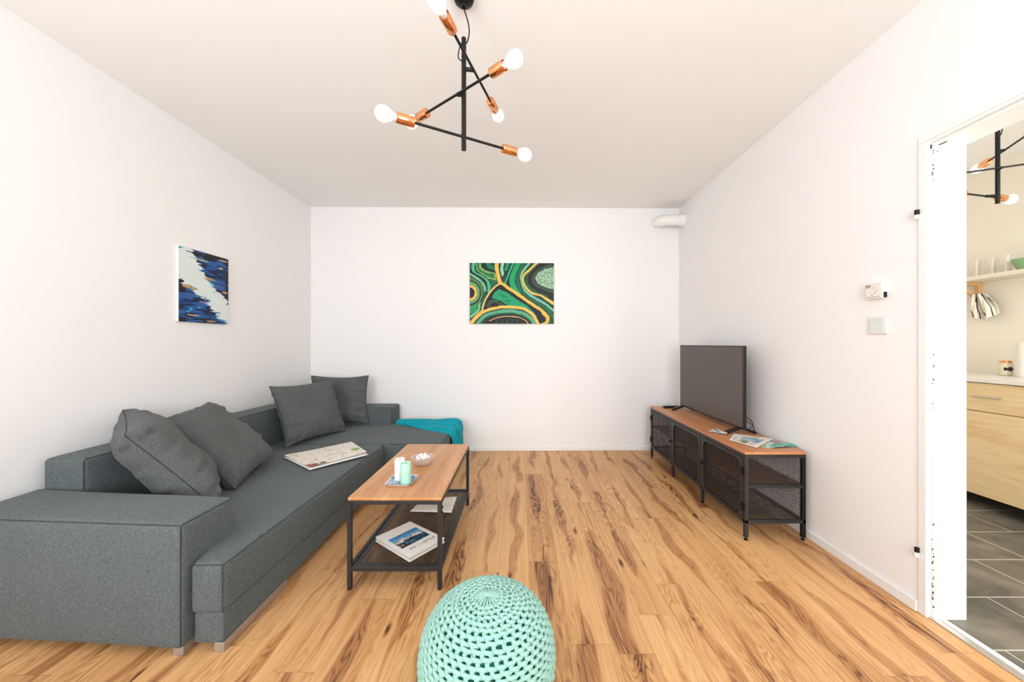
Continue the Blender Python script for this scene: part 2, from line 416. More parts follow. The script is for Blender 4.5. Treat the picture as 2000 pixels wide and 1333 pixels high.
# rear wall with two windows (behind the camera)
b = MB(); zs0, zs1 = .7, 2.4; wins = [(-2.02, -.82), (.07, 1.37), (2.3, 3.5)]  # last opening is unseen, added to go with the kitchen fill
xs = [XL-.15] + [q for w_ in wins for q in w_] + [XK+.15]
for i in range(0, len(xs), 2): b.box(xs[i], YR-.15, 0, xs[i+1], YR, H)
for a_, c_ in wins: b.box(a_, YR-.15, 0, c_, YR, zs0); b.box(a_, YR-.15, zs1, c_, YR, H)
struct(b.build('wall_rear', M['wall'], smooth=False))
for i, (a_, c_) in enumerate(wins):
    f = MB()
    for p, q in (((a_, zs0), (c_, zs0)), ((a_, zs1), (c_, zs1))): f.bar((p[0], YR-.03, p[1]), (q[0], YR-.03, q[1]), .05, .07)
    for x in (a_+.03, (a_+c_)/2, c_-.03): f.bar((x, YR-.03, zs0), (x, YR-.03, zs1), .06, .05)
    struct(f.build('window_%d' % (i+1), M['trim'], bevel=.004))
struct(MB().box(XK, YR-.15, 0, XK+.15, YK+.12, H).build('wall_kitchen_right', M['kwall'], smooth=False))
struct(MB().box(XR+WT, YK, 0, XK, YK+.12, H).build('wall_kitchen_back', M['kwall'], smooth=False))
# kitchen side skin of the shared wall is the same wall; baseboards
struct(MB().prism([(XL, YBL-.014), (XR, YBR-.014), (XR, YBR), (XL, YBL)], 0, .045).build('baseboard_back', M['trim'], bevel=.004))
struct(MB().box(XR-.014, DY1+.044, 0, XR, YBR-.015, .05).build('baseboard_right', M['trim'], bevel=.004))
struct(MB().box(XL, YR, 0, XL+.014, YBL-.015, .05).build('baseboard_left', M['trim'], bevel=.004))
# door frame without a leaf
door = bpy.data.objects.new('door_1', None); C.objects.link(door); door.location = (XR, DY1, 0); door['kind'] = 'structure'
def frame_part(name, y_in, y_out, x0, x1, ztop, bev=.003, mat='trim'):
    f = MB(); y2_in = DY0 - (y_in - DY1); y2_out = DY0 - (y_out - DY1); zt = ztop-(y_out-y_in)
    f.box(x0, y_in, 0, x1, y_out, zt); f.box(x0, y2_out, 0, x1, y2_in, zt)
    f.box(x0, y2_out, zt, x1, y_out, ztop)
    return f.build(name, M[mat], door, bevel=bev)
frame_part('casing', DY1+.0115, DY1+.043, XR-.006, XR+.001, DH+.053)
frame_part('frame_post', DY1+.0115, DY1+.036, XR+.0012, XR+.016, DH+.036, .001)
frame_part('jamb', DY1-.002, DY1+.0118, XR+.018, XR+WT-.010, DH+.0118, .002)
f = MB()
for k in range(34):
    z = random.choice([random.uniform(.02, .30), random.uniform(.02, .30), random.uniform(.02, .45), random.uniform(.9, 1.15), random.uniform(1.9, DH)])
    hh = random.uniform(.002, .010); y0 = DY1+random.uniform(.001, .006)
    f.box(XR+.0168, y0, z, XR+.0186, y0+random.uniform(.002, .005), z+hh)
for z, x in ((.155, .045), (1.02, .022), (.98, .021), (.36, .020)): f.box(XR+x, DY1-.0026, z, XR+x+.002, DY1-.0015, z+.004)
f.box(XR+.012, DY1+.0095, DH-.012, XR+.0185, DY1+.0118, DH+.006); f.box(XR+.026, DY1-.0028, DH-.034, XR+.029, DY1-.0015, DH-.026); f.box(XR+.030, DY1-.03, DH-.003, XR+.040, DY1-.0015, DH-.0015)
f.build('chipped_paint', M['chip'], door)
for z in (1.775, .272):
    hg = MB().lathe([(.001, 0), (.008, .002), (.010, .010), (.008, .020), (.001, .022)], (XR-.015, DY1+.040, z-.024), n=14)
    hg = hg.build('hinge_pin', M['plastic'], door); hg['label'] = 'white hinge stub with black cap'
    MB().box(XR-.020, DY1+.034, z-.003, XR-.006, DY1+.046, z+.020).build('hinge_cap', M['black'], hg, bevel=.002)
# threshold strips
struct(MB().box(XR+.002, DY0-.01, -.002, XR+.032, DY1+.01, .006).build('trim_1', M['steelstrip'], bevel=.003))
struct(MB().box(XR+.034, DY0, -.002, XR+.056, DY1, .010).build('trim_2', M['trim'], bevel=.003))
struct(MB().box(XR+WT+.001, DY1+.021, 0, XR+WT+.012, YK, .08).build('baseboard_kitchen', M['greytile'], bevel=.002))

# ------------------------------------------------------------------ sofa
def rbox(x0, y0, z0, x1, y1, z1, r, bulge=(0, 0, 0), n=(18, 18, 10), warp=None, seed=0, amp=.0025):
    """rounded, slightly bulging upholstered box"""
    b = MB(); L = (x1-x0, y1-y0, z1-z0); c = Vector(((x0+x1)/2, (y0+y1)/2, (z0+z1)/2)); vid = {}; 
    def coords(k, m):   # clustered towards the ends so the rounding is smooth
        t = r/L[k]; e = [0, t*.12, t*.35, t*.65, t]; mid = list(np.linspace(t, 1-t, m))[1:-1]
        return e + mid + [1-q for q in reversed(e)]
    cs = [coords(k, n[k]) for k in range(3)]
    def put(i, j, k):
        key = (i, j, k)
        if key in vid: return vid[key]
        a = [cs[0][i], cs[1][j], cs[2][k]]
        p = Vector([(a[q]-.5)*L[q] for q in range(3)])
        inner = Vector([max(-L[q]/2+r, min(L[q]/2-r, p[q])) for q in range(3)])
        d = p-inner
        if d.length > 1e-9: p = inner + d.normalized()*r
        h = [math.cos(math.pi*(a[q]-.5)) for q in range(3)]; h = [max(0, q)**.6 for q in h]
        for q in range(3):
            o1, o2 = [m for m in range(3) if m != q]
            if a[q] < .02 or a[q] > .98: p[q] += (1 if a[q] > .5 else -1)*bulge[q]*h[o1]*h[o2]
        w_ = Vector([math.sin(p.x*7+p.y*5.1+seed), math.sin(p.y*6.3+p.z*9+seed*2), math.sin(p.x*5.7-p.y*7.7+seed*3)])*amp
        p = p + w_ + c
        if warp: p = warp(p)
        vid[key] = len(b.v); b.v.append(tuple(p)); return vid[key]
    N = [len(q) for q in cs]
    for ax in range(3):
        o1, o2 = [m for m in range(3) if m != ax]
        for side in (0, N[ax]-1):
            for i in range(N[o1]-1):
                for j in range(N[o2]-1):
                    ids = []
                    for (di, dj) in ((0, 0), (1, 0), (1, 1), (0, 1)):
                        t = [0, 0, 0]; t[ax] = side; t[o1] = i+di; t[o2] = j+dj; ids.append(put(*t))
                    b.f.append(tuple(ids))
    return b
sofa = thing('corner_sofa', 'large charcoal grey fabric corner sofa with chaise along the left wall', 'sofa', (-1.7, 2.6, 0))
def arm_warp(p):
    u = (p.x+2.28)/(-1.285+2.28); v = (p.y-1.32)/.25
    y = (1-u)*((1-v)*1.375+v*1.655) + u*((1-v)*1.315+v*1.56)
    return Vector((p.x, y, p.z))
def seat_warp(p): return Vector((p.x, max(p.y, 1.335+min(.13, max(0, -1.26-p.x)*4)), p.z))
rbox(-2.28, 1.32, .037, -1.285, 1.57, .512, .02, (.004, .004, .006), warp=arm_warp).build('armrest', M['fabric'], sofa, angle=80)
rbox(-2.285, 3.60, .037, -1.33, 3.845, .535, .025, (.004, .006, .006), seed=2).build('armrest', M['fabric'], sofa, angle=80)
rbox(-2.285, 1.66, .037, -2.085, 3.60, .648, .022, (.008, .003, .004), seed=3).build('backrest', M['fabric'], sofa, angle=80)
rbox(-2.085, 1.335, .150, -1.142, 2.925, .350, .028, (.006, .004, .008), seed=4, n=(40, 18, 8), warp=seat_warp).build('seat_cushion', M['fabric'], sofa, angle=80)
rbox(-2.085, 2.93, .150, -.665, 3.83, .352, .03, (.006, .004, .010), seed=5).build('chaise_cushion', M['fabric'], sofa, angle=80)
bs = MB(); 
for q in ((-2.07, 1.342, .036, -1.15, 2.93, .156), (-2.07, 2.93, .036, -.68, 3.82, .156)):
    t_ = rbox(*q, .012, n=(30, 6, 4), warp=lambda p: Vector((p.x, max(p.y, 1.342+min(.13, max(0, -1.26-p.x)*4)), p.z))); k = len(bs.v); bs.v += t_.v; bs.f += [tuple(i+k for i in f) for f in t_.f]
bs.build('base', M['fabric'], sofa, angle=80)
sm = MB()
def seamline(pts, r=.0017): sm.tube(pts, r, 6)
r3 = .29
def arm_seam(pts): seamline([arm_warp(Vector(p)) for p in pts])
q = .02*r3
arm_seam([(x, 1.32+q-.002, .512-q+.001) for x in np.linspace(-2.27, -1.29-q, 14)])
arm_seam([(-1.285-q+.002, 1.32+q-.002, z) for z in np.linspace(.05, .508, 8)])
arm_seam([(-1.285-q+.001, y, .512-q+.001) for y in np.linspace(1.32+q, 1.56, 8)])
q = .028*r3
seamline([(-1.142-q+.004, y, .350-q+.003) for y in np.linspace(1.345, 2.915, 14)]); seamline([(-1.142-q+.003, 1.335+q-.003, z) for z in np.linspace(.16, .346, 6)])
seamline([(x, 1.335+q-.003, .350-q+.003) for x in np.linspace(-1.27, -1.15, 4)])
q = .022*r3
seamline([(-2.085-q+.002, y, .648-q+.002) for y in np.linspace(1.67, 3.59, 14)]); seamline([(-2.085-q+.001, 1.66+q-.001, z) for z in np.linspace(.5, .64, 5)])
q = .025*r3
seamline([(x, 3.60+q-.003, .535-q+.002) for x in np.linspace(-2.2, -1.34, 10)]); seamline([(-1.33-q+.002, 3.60+q-.002, z) for z in np.linspace(.36, .53, 5)])
q = .03*r3
seamline([(x, 2.93+q-.003, .352-q+.003) for x in np.linspace(-1.12, -.675, 6)]); seamline([(-.665-q+.004, y, .352-q+.003) for y in np.linspace(2.94, 3.82, 8)])
sm.build('seam', M['seam'], sofa)
for q in ((-1.335, 1.335, 0, -1.295, 1.39, .04), (-1.19, 1.35, 0, -1.152, 1.72, .038), (-.73, 2.97, 0, -.69, 3.01, .038), (-2.24, 1.42, 0, -2.19, 1.47, .04), (-1.2, 2.85, 0, -1.155, 2.92, .038), (-.73, 3.75, 0, -.69, 3.8, .038)):
    MB().box(*q).build('foot', M['silver'], sofa, bevel=.003)['label'] = 'silver sofa foot'

# cushions
def cushion(label, c, u, v, t, seed):
    c = Vector(c); u = Vector(u); v = Vector(v); n = u.cross(v).normalized()
    th = thing('throw_cushion', label, 'cushion', tuple(c), 'charcoal throw cushions on the sofa')
    N = 44; b = MB(); rnd = random.Random(seed); ph = [rnd.uniform(0, 6) for _ in range(8)]
    def pt(a, e, side):
        # corners stick out, edges pulled in
        x = a*(1-.085*(1-e*e)**1.0 - .01*math.sin(3*e+ph[0])); y = e*(1-.085*(1-a*a) - .01*math.sin(3*a+ph[1]))
        prof = ((1-a**4)*(1-e**4))**.5 * (1 - .42*(a*a*e*e))
        prof = max(prof, 0)**.86
        ea = abs(a)**4*(1-abs(a)**14); ee = abs(e)**4*(1-abs(e)**14)
        wr = .0125*(ea*(math.sin(17*e+ph[2]) + .7*math.sin(29*e+ph[3])) + ee*(math.sin(18*a+ph[4]) + .7*math.sin(31*a+ph[5])))
        wr += .008*(math.sin(4*a+3*e+ph[6]) + math.sin(5*e-3*a+ph[7]))*(1-a*a)*(1-e*e)
        wr += .006*math.sin(9*(a+.7*e)+ph[6])*(abs(a*e))**.8*(1-abs(a*e))
        return c + u*(x/2) + v*(y/2) + n*(side*(t/2*prof) + wr*(1 if prof > .02 else 0)*side)
    g = [math.sin(math.pi/2*q) for q in np.linspace(-1, 1, N)]
    b.grid([[pt(a, e, 1) for a in g] for e in g]); b.grid([[pt(a, e, -1) for a in g] for e in g], True)
    b.build('cover', M['cushion'], th, angle=180, merge=True)
    edge = [pt(a, -1, 1) for a in g] + [pt(1, e, 1) for e in g[1:]] + [pt(a, 1, 1) for a in reversed(g[:-1])] + [pt(-1, e, 1) for e in reversed(g[1:-1])]
    MB().tube(edge, .0022, 6, closed=True).build('piping', M['seam'], th)
    return th
cushion('charcoal square cushion in the near sofa corner, seen edge-on, nearest of the four', (-1.895, 1.865, .594), (-.42, .36, .05), (.31, .14, -.41), .235, 1)
cushion('charcoal square cushion leaning on the backrest, second from the near armrest', (-1.905, 2.205, .578), (-.13, .50, .03), (.44, .04, -.39), .20, 2)
cushion('charcoal square cushion tilted on the backrest, third from the near armrest', (-1.865, 3.09, .605), (.205, .545, .0), (.175, -.06, -.485), .17, 3)
cushion('charcoal square cushion standing in the far sofa corner beside the low far armrest', (-1.87, 3.60, .618), (.58, .03, 0), (.05, -.10, -.485), .15, 4)

# throw blanket
th = MB(); NU, NV = 64, 40; P = []
for j in range(NV):
    t = j/(NV-1)*2-1; row = []
    for i in range(NU):
        s = i/(NU-1); L_ = s*1.02
        hw = .045 + .24*min(1, L_/.62)**1.2
        cy = 3.62 - .10*min(1, L_/.6)
        fold = .013*math.sin(t*10+s*4) + .010*math.sin(t*19-s*6+1)
        y = cy + t*hw
        if L_ < .60: x = -1.285+L_; z = .372 + .018*(1-t*t) + fold
        else:
            q = L_-.60; rr = .05
            if q < rr*math.pi/2:
                an = q/rr; x = -.685 + rr*math.sin(an); z = .372-rr + rr*math.cos(an) + .018*(1-t*t)*math.cos(an) + fold*math.cos(an); x += fold*math.sin(an)
            else:
                x = -.635 + fold + .01*math.sin(t*5); z = .372-rr-(q-rr*math.pi/2)*(1-.12*math.sin(t*2.5)); y = 3.50 + (y-3.50)*(1-.25*(q-.08))
        row.append((x, y, max(z, .03)))
    P.append(row)
tag(th.grid(P).build('throw_blanket', M['tealcloth'], angle=180, solid=.012, sub=1), 'turquoise knitted throw draped over the corner of the chaise', 'blanket')

# folded city map on the seat
def sheet(name, corners, mat, thick=.0015, nx=16, ny=16, fn=None, parent=None, z0=None):
    A, B, C_, D = [Vector(q) for q in corners]; P = []
    for j in range(ny):
        v = j/(ny-1); row = []
        for i in range(nx):
            u = i/(nx-1); p = A*(1-u)*(1-v)+B*u*(1-v)+C_*u*v+D*(1-u)*v
            if fn: p.z += fn(u, v)
            row.append(p)
        P.append(row)
    return MB().grid(P).build(name, mat, parent, angle=180, solid=thick)
mp = thing('folded_map', 'open paper street map lying on the sofa seat', 'map', (-1.42, 2.6, .36))
def z3(pts, z): return [(x, y, z) for x, y in pts]
mc = [(-1.74, 2.56), (-1.413, 2.905), (-1.16, 2.63), (-1.40, 2.30)]
sheet('lower_sheet', z3([(-1.735, 2.545), (-1.41, 2.89), (-1.135, 2.60), (-1.385, 2.285)], .3675), M['paper'], .002, fn=lambda u, v: .002*math.sin(5*u)*math.sin(3*v)+.001, parent=mp)
def mapf(u, v): return .004+.010*abs(u-.45)**1.5+.008*max(0, v-.75)*4*max(0, .35-u)*3
def mapcol(U, V):
    n = fbm(U*30, V*24, 3); c = np.stack([244-8*n, 238-8*n, 228-12*n], -1)
    ln = (np.abs(fbm(U*9, V*7, 5)-.5) < .014) | (np.abs(fbm(U*14, V*12, 9)-.5) < .010)
    c[ln] = (206, 170, 158)
    g = ((U-.9)/.07)**2+((V-.62)/.09)**2 < .8+fbm(U*20, V*20, 2)*.6; c[g] = (150, 178, 106)
    g = (U < .16) & (V > .88); c[g] = (176, 92, 82); g = ((U-.25)/.05)**2+((V-.93)/.05)**2 < 1; c[g] = (128, 72, 52)
    return c
def bil(c, z, f):
    A, B, C_, D = [Vector((x, y, z)) for x, y in c]
    def P(u, v):
        p = A*(1-u)*(1-v)+B*u*(1-v)+C_*u*v+D*(1-u)*v; p.z += f(u, v); return p
    return P
color_sheet('upper_sheet', 90, 70, bil(mc, .3715, mapf), mapcol, mp)

# ------------------------------------------------------------------ expanded metal mesh
def mesh_panel(b, o, ax, ay, W, Hh, cw=.023, ch=.0155, wd=.0026, th=.0016, clip=None):
    """diamond mesh on the plane o + ax*s + ay*t, 0<s<W, 0<t<Hh"""
    o = Vector(o); ax = Vector(ax); ay = Vector(ay); nn = ax.cross(ay)
    k = ch/cw
    for sgn in (1, -1):
        c0 = -(W*k) if sgn > 0 else 0; c1 = Hh if sgn > 0 else Hh+W*k; n_ = int((c1-c0)/ch)+1
        for i in range(n_):
            c = c0+(i+.5)*ch; pts = []
            # t = c + sgn*k*s
            s0, s1 = 0, W
            a_ = (0-c)/(sgn*k); b_ = (Hh-c)/(sgn*k); lo, hi = min(a_, b_), max(a_, b_)
            s0 = max(s0, lo); s1 = min(s1, hi)
            if s1-s0 < .004: continue
            p = o+ax*s0+ay*(c+sgn*k*s0); q = o+ax*s1+ay*(c+sgn*k*s1)
            b.bar(p, q, th, wd, up=(ax*(-sgn*k)+ay).normalized())
    return b

# ------------------------------------------------------------------ coffee table
TX0, TX1, TY0, TY1, TH = -.843, -.384, 1.688, 2.595, .45
tb = thing('coffee_table', 'low coffee table with reddish wood top and black steel frame beside the sofa', 'table', ((TX0+TX1)/2, (TY0+TY1)/2, 0))
MB().box(TX0+.002, TY0+.004, TH-.016, TX1-.002, TY1-.004, TH).build('tabletop', M['tablewood'], tb, bevel=.003)
f = MB(); zt = TH-.034
f.box(TX0, TY0, zt, TX1, TY0+.02, TH-.0162); f.box(TX0, TY1-.02, zt, TX1, TY1, TH-.0162)
f.box(TX0, TY0+.02, zt, TX0+.02, TY1-.02, TH-.0162); f.box(TX1-.02, TY0+.02, zt, TX1, TY1-.02, TH-.0162)
f.build('top_frame', M['gun'], tb, bevel=.002)
for x in (TX0, TX1-.02):
    for y in (TY0, TY1-.02): 
        lg = MB().box(x, y, .004, x+.02, y+.02, zt).build('leg', M['gun'], tb, bevel=.002)
        MB().lathe([(.009, 0), (.009, .004)], (x+.01, y+.01, 0), n=12).build('glide', M['black'], lg)
shf = MB(); z0, z1 = .092, .114
shf.box(TX0+.02, TY0, z0, TX1-.02, TY0+.018, z1); shf.box(TX0+.02, TY1-.018, z0, TX1-.02, TY1, z1)
shf.box(TX0, TY0+.02, z0, TX0+.018, TY1-.02, z1); shf.box(TX1-.018, TY0+.02, z0, TX1, TY1-.02, z1)
for q in ((TX0+.018, TY0+.018, TX1-.018, TY0+.048), (TX0+.018, TY1-.048, TX1-.018, TY1-.018), (TX0+.018, TY0+.048, TX0+.044, TY1-.048), (TX1-.044, TY0+.048, TX1-.018, TY1-.048)):
    shf.box(q[0], q[1], .104, q[2], q[3], .108)
sh = shf.build('shelf', M['gun'], tb, bevel=.0015)
mesh_panel(MB(), (TX0+.04, TY0+.044, .1055), (1, 0, 0), (0, 1, 0), TX1-TX0-.08, TY1-TY0-.088, cw=.020, ch=.0125, wd=.0022).build('mesh_panel', M['meshst'], sh, smooth=False)
for y in (TY0+.010, TY1-.012):
    for z in (TH-.05, TH-.075): MB().lathe([(.006, 0), (.006, .004), (.002, .006)], (TX1, y, z), (1, 0, 0), 10).build('bolt', M['black'], tb)

# tray, candles, bowl
tr = MB(); tcx, tcy, hw_, hd_ = -.638, 1.872, .066, .066
def rsq(hw, hd, r, z, n=6):
    pts = []
    for (sx, sy, a0) in ((1, 1, 0), (-1, 1, 90), (-1, -1, 180), (1, -1, 270)):
        for k in range(n): a = R(a0+90*k/(n-1)); pts.append((tcx+sx*(hw-r)+r*math.cos(a), tcy+sy*(hd-r)+r*math.sin(a), z))
    return pts
def loft(b, loops, cap0=True, cap1=True):
    n = len(loops[0]); base = len(b.v)
    for lp in loops: b.v += [tuple(p) for p in lp]
    for i in range(len(loops)-1):
        for k in range(n):
            k2 = (k+1) % n; b.f.append((base+i*n+k, base+i*n+k2, base+(i+1)*n+k2, base+(i+1)*n+k))
    if cap0: b.f.append(tuple(base+k for k in reversed(range(n))))
    if cap1: b.f.append(tuple(base+(len(loops)-1)*n+k for k in range(n)))
    return b
tray = thing('candle_dish', 'small square white dish with blue patterned glaze under two candles', 'dish', (tcx, tcy, TH))
loft(tr, [rsq(.052, .052, .014, TH+.0005), rsq(.058, .058, .016, TH+.004), rsq(.068, .068, .018, TH+.016), rsq(.070, .070, .018, TH+.017), rsq(.0665, .0665, .017, TH+.0155), rsq(.056, .056, .014, TH+.008)], True, True).build('dish_body', M['ceramic'], tray)
loft(MB(), [rsq(.0560, .0560, .014, TH+.0083), rsq(.0660, .0660, .017, TH+.0157)], True, False).build('glazed_face', M['plate'], tray)
def candle(label, x, y, h, mat):
    th = thing('pillar_candle', label, 'candle', (x, y, TH+.0085), 'pillar candles on the blue dish'); z = TH+.0088
    r = .0275
    MB().lathe([(r-.002, 0), (r, .003), (r, h-.004), (r-.002, h), (r-.005, h-.001), (r-.009, h-.004), (.0005, h-.005)], (x, y, z), n=36).build('wax', mat, th)
    MB().tube([(x, y, z+h-.006), (x+.001, y, z+h+.002), (x+.003, y, z+h+.006)], .0012, 6).build('wick', M['wick'], th)
candle('ivory white pillar candle on the blue dish, behind the mint one', -.659, 1.898, .112, M['candle_w'])
candle('mint green pillar candle on the blue dish, in front of the white one', -.608, 1.842, .110, M['candle_g'])
bw = thing('glass_bowl', 'small ribbed glass bowl filled with white shells on the coffee table', 'bowl', (-.605, 2.15, TH))
b = MB(); prof = [(.024, 0), (.04, .004), (.056, .018), (.064, .036), (.067, .052), (.064, .053), (.061, .038), (.053, .02), (.036, .008), (.0005, .006)]
b.lathe(prof, (-.605, 2.15, TH+.0005), n=64)
b.v = [(-.605+(x+.605)*(1+.02*math.cos(16*math.atan2(y-2.15, x+.605))), 2.15+(y-2.15)*(1+.02*math.cos(16*math.atan2(y-2.15, x+.605))), z) for x, y, z in b.v]
b.build('bowl_body', M['pinkglass'], bw)
rs = random.Random(5)
for k in range(11):
    a = k*2.4; r_ = .008+.034*math.sqrt(k/11); cx, cy, cz = -.605+r_*math.cos(a), 2.15+r_*math.sin(a), TH+.046+rs.uniform(-.006, .012)-.004*(r_/.04)
    s = MB(); ax = Vector((rs.uniform(-1, 1), rs.uniform(-1, 1), rs.uniform(.2, 1.4))).normalized()
    if k % 3 == 0: prof = [(.0004, -.016), (.008, -.012), (.0115, -.004), (.011, .003), (.0075, .006), (.0080, .010), (.005, .013), (.0052, .016), (.002, .021), (.0004, .026)]
    else: prof = [(.0004, -.010), (.009, -.008), (.015, -.002), (.014, .003), (.008, .009), (.0004, .011)]
    s.lathe(prof, (cx, cy, cz), ax, 14, 1, .75)
    tag(s.build('sea_shell', M['shell']), 'white shell heaped in the ribbed glass bowl', 'shell', 'white shells in the glass bowl')

# book on the lower shelf
bk = thing('coffee_table_book', 'white hardcover book with a blue lake photo on the lower shelf', 'book', (-.62, 1.905, .112))
bc = [Vector((-.80, 1.915, 0)), Vector((-.662, 2.085, 0)), Vector((-.415, 1.905, 0)), Vector((-.553, 1.732, 0))]   # left, far, right, near
bcx = sum(bc, Vector())/4
def bq(k, z): return [tuple(bcx+(p-bcx)*k + Vector((0, 0, z))) for p in bc]
zb = .1095
def slab(z0, z1, k): b = MB(); b.hexa(list(reversed(bq(k, z0)))+list(reversed(bq(k, z1)))); return b
slab(zb, zb+.0025, 1).build('cover', M['paper'], bk, bevel=.0008)
slab(zb+.0026, zb+.0218, .975).build('pages', M['pages'], bk)
tc_ = slab(zb+.022, zb+.0245, 1).build('cover', M['paper'], bk, bevel=.0008)
bu = (bc[2]-bc[1]).normalized()      # short? text runs near->right
e_long = (bc[2]-bc[3]).normalized()  # reading direction, near corner -> right corner
e_up = (bc[0]-bc[3]).normalized()
LW = (bc[2]-bc[3]).length; LH = (bc[0]-bc[3]).length
def bookpic(U, V):
    c = np.zeros(U.shape+(3,)); t = np.clip(V/.45, 0, 1)[..., None]
    c[:] = (1-t)*np.array((40, 110, 170))+t*np.array((110, 190, 225))
    ridge = .46-.16*np.exp(-((U-.28)/.11)**2)-.14*np.exp(-((U-.72)/.14)**2)-.04*fbm(U*14, U*0, 3)
    m = V > ridge; sn = fbm(U*16, V*10, 8)
    c[m] = (224, 216, 214); m2 = m & (sn < .42); c[m2] = (150, 128, 120); m3 = m & (U < .3) & (V < ridge+.08); c[m3] = (208, 152, 98)
    w_ = V > .56+.05*np.sin(U*9); c[w_] = (16, 62, 84); n = fbm(U*26, V*8, 4); c[w_ & (n > .62)] = (36, 120, 160); c[w_ & (n < .36)] = (14, 40, 38)
    r_ = w_ & (np.abs(V-.8) < .05) & (fbm(U*30, V*4, 12) > .6) & (U < .6); c[r_] = (206, 206, 190)
    c[(V > .86) & (U < .35)] = (40, 38, 30)
    return c
o3 = bc[3]
def bp(s, t, z): return o3+e_long*s+e_up*t+Vector((0, 0, z))
color_sheet('cover_photo', 90, 46, lambda u, v: bp(LW*(.10+.78*u), LH*(.72-.42*v), zb+.0249), bookpic, tc_)
def text(s_, size, org, mat, parent, name='lettering', ext=.0002):
    cu = bpy.data.curves.new(name, 'FONT'); cu.body = s_; cu.size = size; cu.extrude = ext
    tmp = bpy.data.objects.new(name, cu); C.objects.link(tmp); bpy.context.view_layer.update()
    me = bpy.data.meshes.new_from_object(tmp.evaluated_get(bpy.context.evaluated_depsgraph_get())); bpy.data.objects.remove(tmp); bpy.data.curves.remove(cu)
    me.materials.clear(); me.materials.append(mat); o = bpy.data.objects.new(name, me); C.objects.link(o)
    zax = Vector((0, 0, 1)); m = Matrix((e_long, e_up, zax)).transposed().to_4x4(); m.translation = org
    o.parent = parent; o.matrix_parent_inverse = Matrix.Translation(-parent_origin(parent)); o.matrix_basis = m
    return o
text('MY', .027, bp(LW*.19, LH*.15, zb+.0249), M['ink'], tc_)
text('LIFE', .027, bp(LW*.37, LH*.15, zb+.0249), M['palink'], tc_)
text('STYLE', .027, bp(LW*.57, LH*.15, zb+.0249), M['ink'], tc_)

sheet('paper_map', [(-.715, 2.245, .1095), (-.68, 2.43, .1095), (-.45, 2.46, .1095), (-.443, 2.23, .1095)], M['map'], .002, 14, 14, lambda u, v: .006+.004*math.sin(u*9)*math.sin(v*3))
tag(bpy.data.objects['paper_map'], 'crumpled white map lying on the lower shelf of the coffee table', 'map')

# ------------------------------------------------------------------ pouf
pf = thing('knitted_pouf', 'round mint green knitted pouf on the floor', 'pouf', (-.108, 1.13, 0))
PX, PY, PA, PB, PZ = -.108, 1.140, .2115, .180, .187
def psurf(th_, ph, off=0):   # th: 0 top .. pi bottom
    e = 2.4; c, s_ = math.cos(th_), math.sin(th_)
    k = (abs(s_)**e+abs(c)**e)**(-1/e)
    n = Vector((s_*math.cos(ph)/PA, s_*math.sin(ph)/PA, c/PB)); n.normalize()
    return Vector((PX+PA*k*s_*math.cos(ph), PY+PA*k*s_*math.sin(ph), PZ+PB*k*c)) + n*off
b = MB(); 
for i in range(33):
    for j in range(64): b.v.append(tuple(psurf(math.pi*i/32, 2*math.pi*j/64, -.010)))
for i in range(32):
    for j in range(64): j2 = (j+1) % 64; b.f.append((i*64+j, i*64+j2, (i+1)*64+j2, (i+1)*64+j))
b.build('inner_body', M['yarnin'], pf, angle=180, merge=True)
# knitted courses: interlocking loops running round the pouf, fewer stitches towards the poles
yb = MB(); arc = .079; t_ = .20; k = 0
while t_ < math.pi-.10:
    s_ = math.sin(t_); nst = 22 if s_ < .36 else (32 if s_ < .72 else 42)
    step = 2*math.pi/nst; m = nst*10; pts = []; jr = random.Random(k); p1, p2 = jr.uniform(0, 6), jr.uniform(0, 6)
    for i in range(m):
        g = i/m*2*math.pi; a = g*nst + (math.pi if k % 2 else 0) + .5*math.sin(3*g+p1)
        ph = g + .30*step*math.sin(a) + .16*step*math.sin(2*a)
        tt = t_ + arc*.36*math.cos(a) + arc*.10*math.sin(2*a) + arc*.10*math.sin(5*g+p2)
        off = .001 + .0046*math.cos(2*a+.6) + .0010*math.sin(7*g+p1)
        pts.append(psurf(tt, ph, off))
    yb.tube(pts, (.0062 if s_ > .36 else .0052), 7, closed=True)
    t_ += arc; k += 1
# the gathered star on top
for q in range(20):
    ph = q*2*math.pi/20
    yb.tube([psurf(.010, ph, -.002), psurf(.05, ph, .003), psurf(.10, ph+.03, .005), psurf(.16, ph+.05, .004), psurf(.21, ph+.08, -.001)], [.0014, .0022, .0032, .0040, .0042], 7)
yb.build('knitted_cover', M['yarn'], pf, angle=180)

# ------------------------------------------------------------------ tv bench
BX0, BX1, BY0, BY1, BH = 1.362, 1.732, 2.113, 3.655, .54
bn = thing('tv_bench', 'long low tv bench with wood top and black mesh doors against the right wall', 'tv bench', ((BX0+BX1)/2, (BY0+BY1)/2, 0))
MB().box(BX0-.002, BY0-.002, BH-.016, BX1+.002, BY1+.002, BH).build('top', M['benchwood'], bn, bevel=.002)
f = MB(); zt0, zt1, zb0, zb1 = BH-.038, BH-.0162, .105, .125
for (za, zc) in ((zt0, zt1), (zb0, zb1)):
    f.box(BX0, BY0, za, BX0+.02, BY1, zc); f.box(BX1-.02, BY0, za, BX1, BY1, zc)
    for y in (BY0, BY1-.02): f.box(BX0+.02, y, za, BX1-.02, y+.02, zc)
f.box(BX0+.02, BY0, .318, BX1-.02, BY0+.018, .338); f.box(BX0+.02, BY1-.018, .318, BX1-.02, BY1, .338)
f.build('frame', M['gun'], bn, bevel=.0015)
ys = [BY0, BY0+(BY1-BY0-.022)/3, BY0+2*(BY1-BY0-.022)/3, BY1-.022]
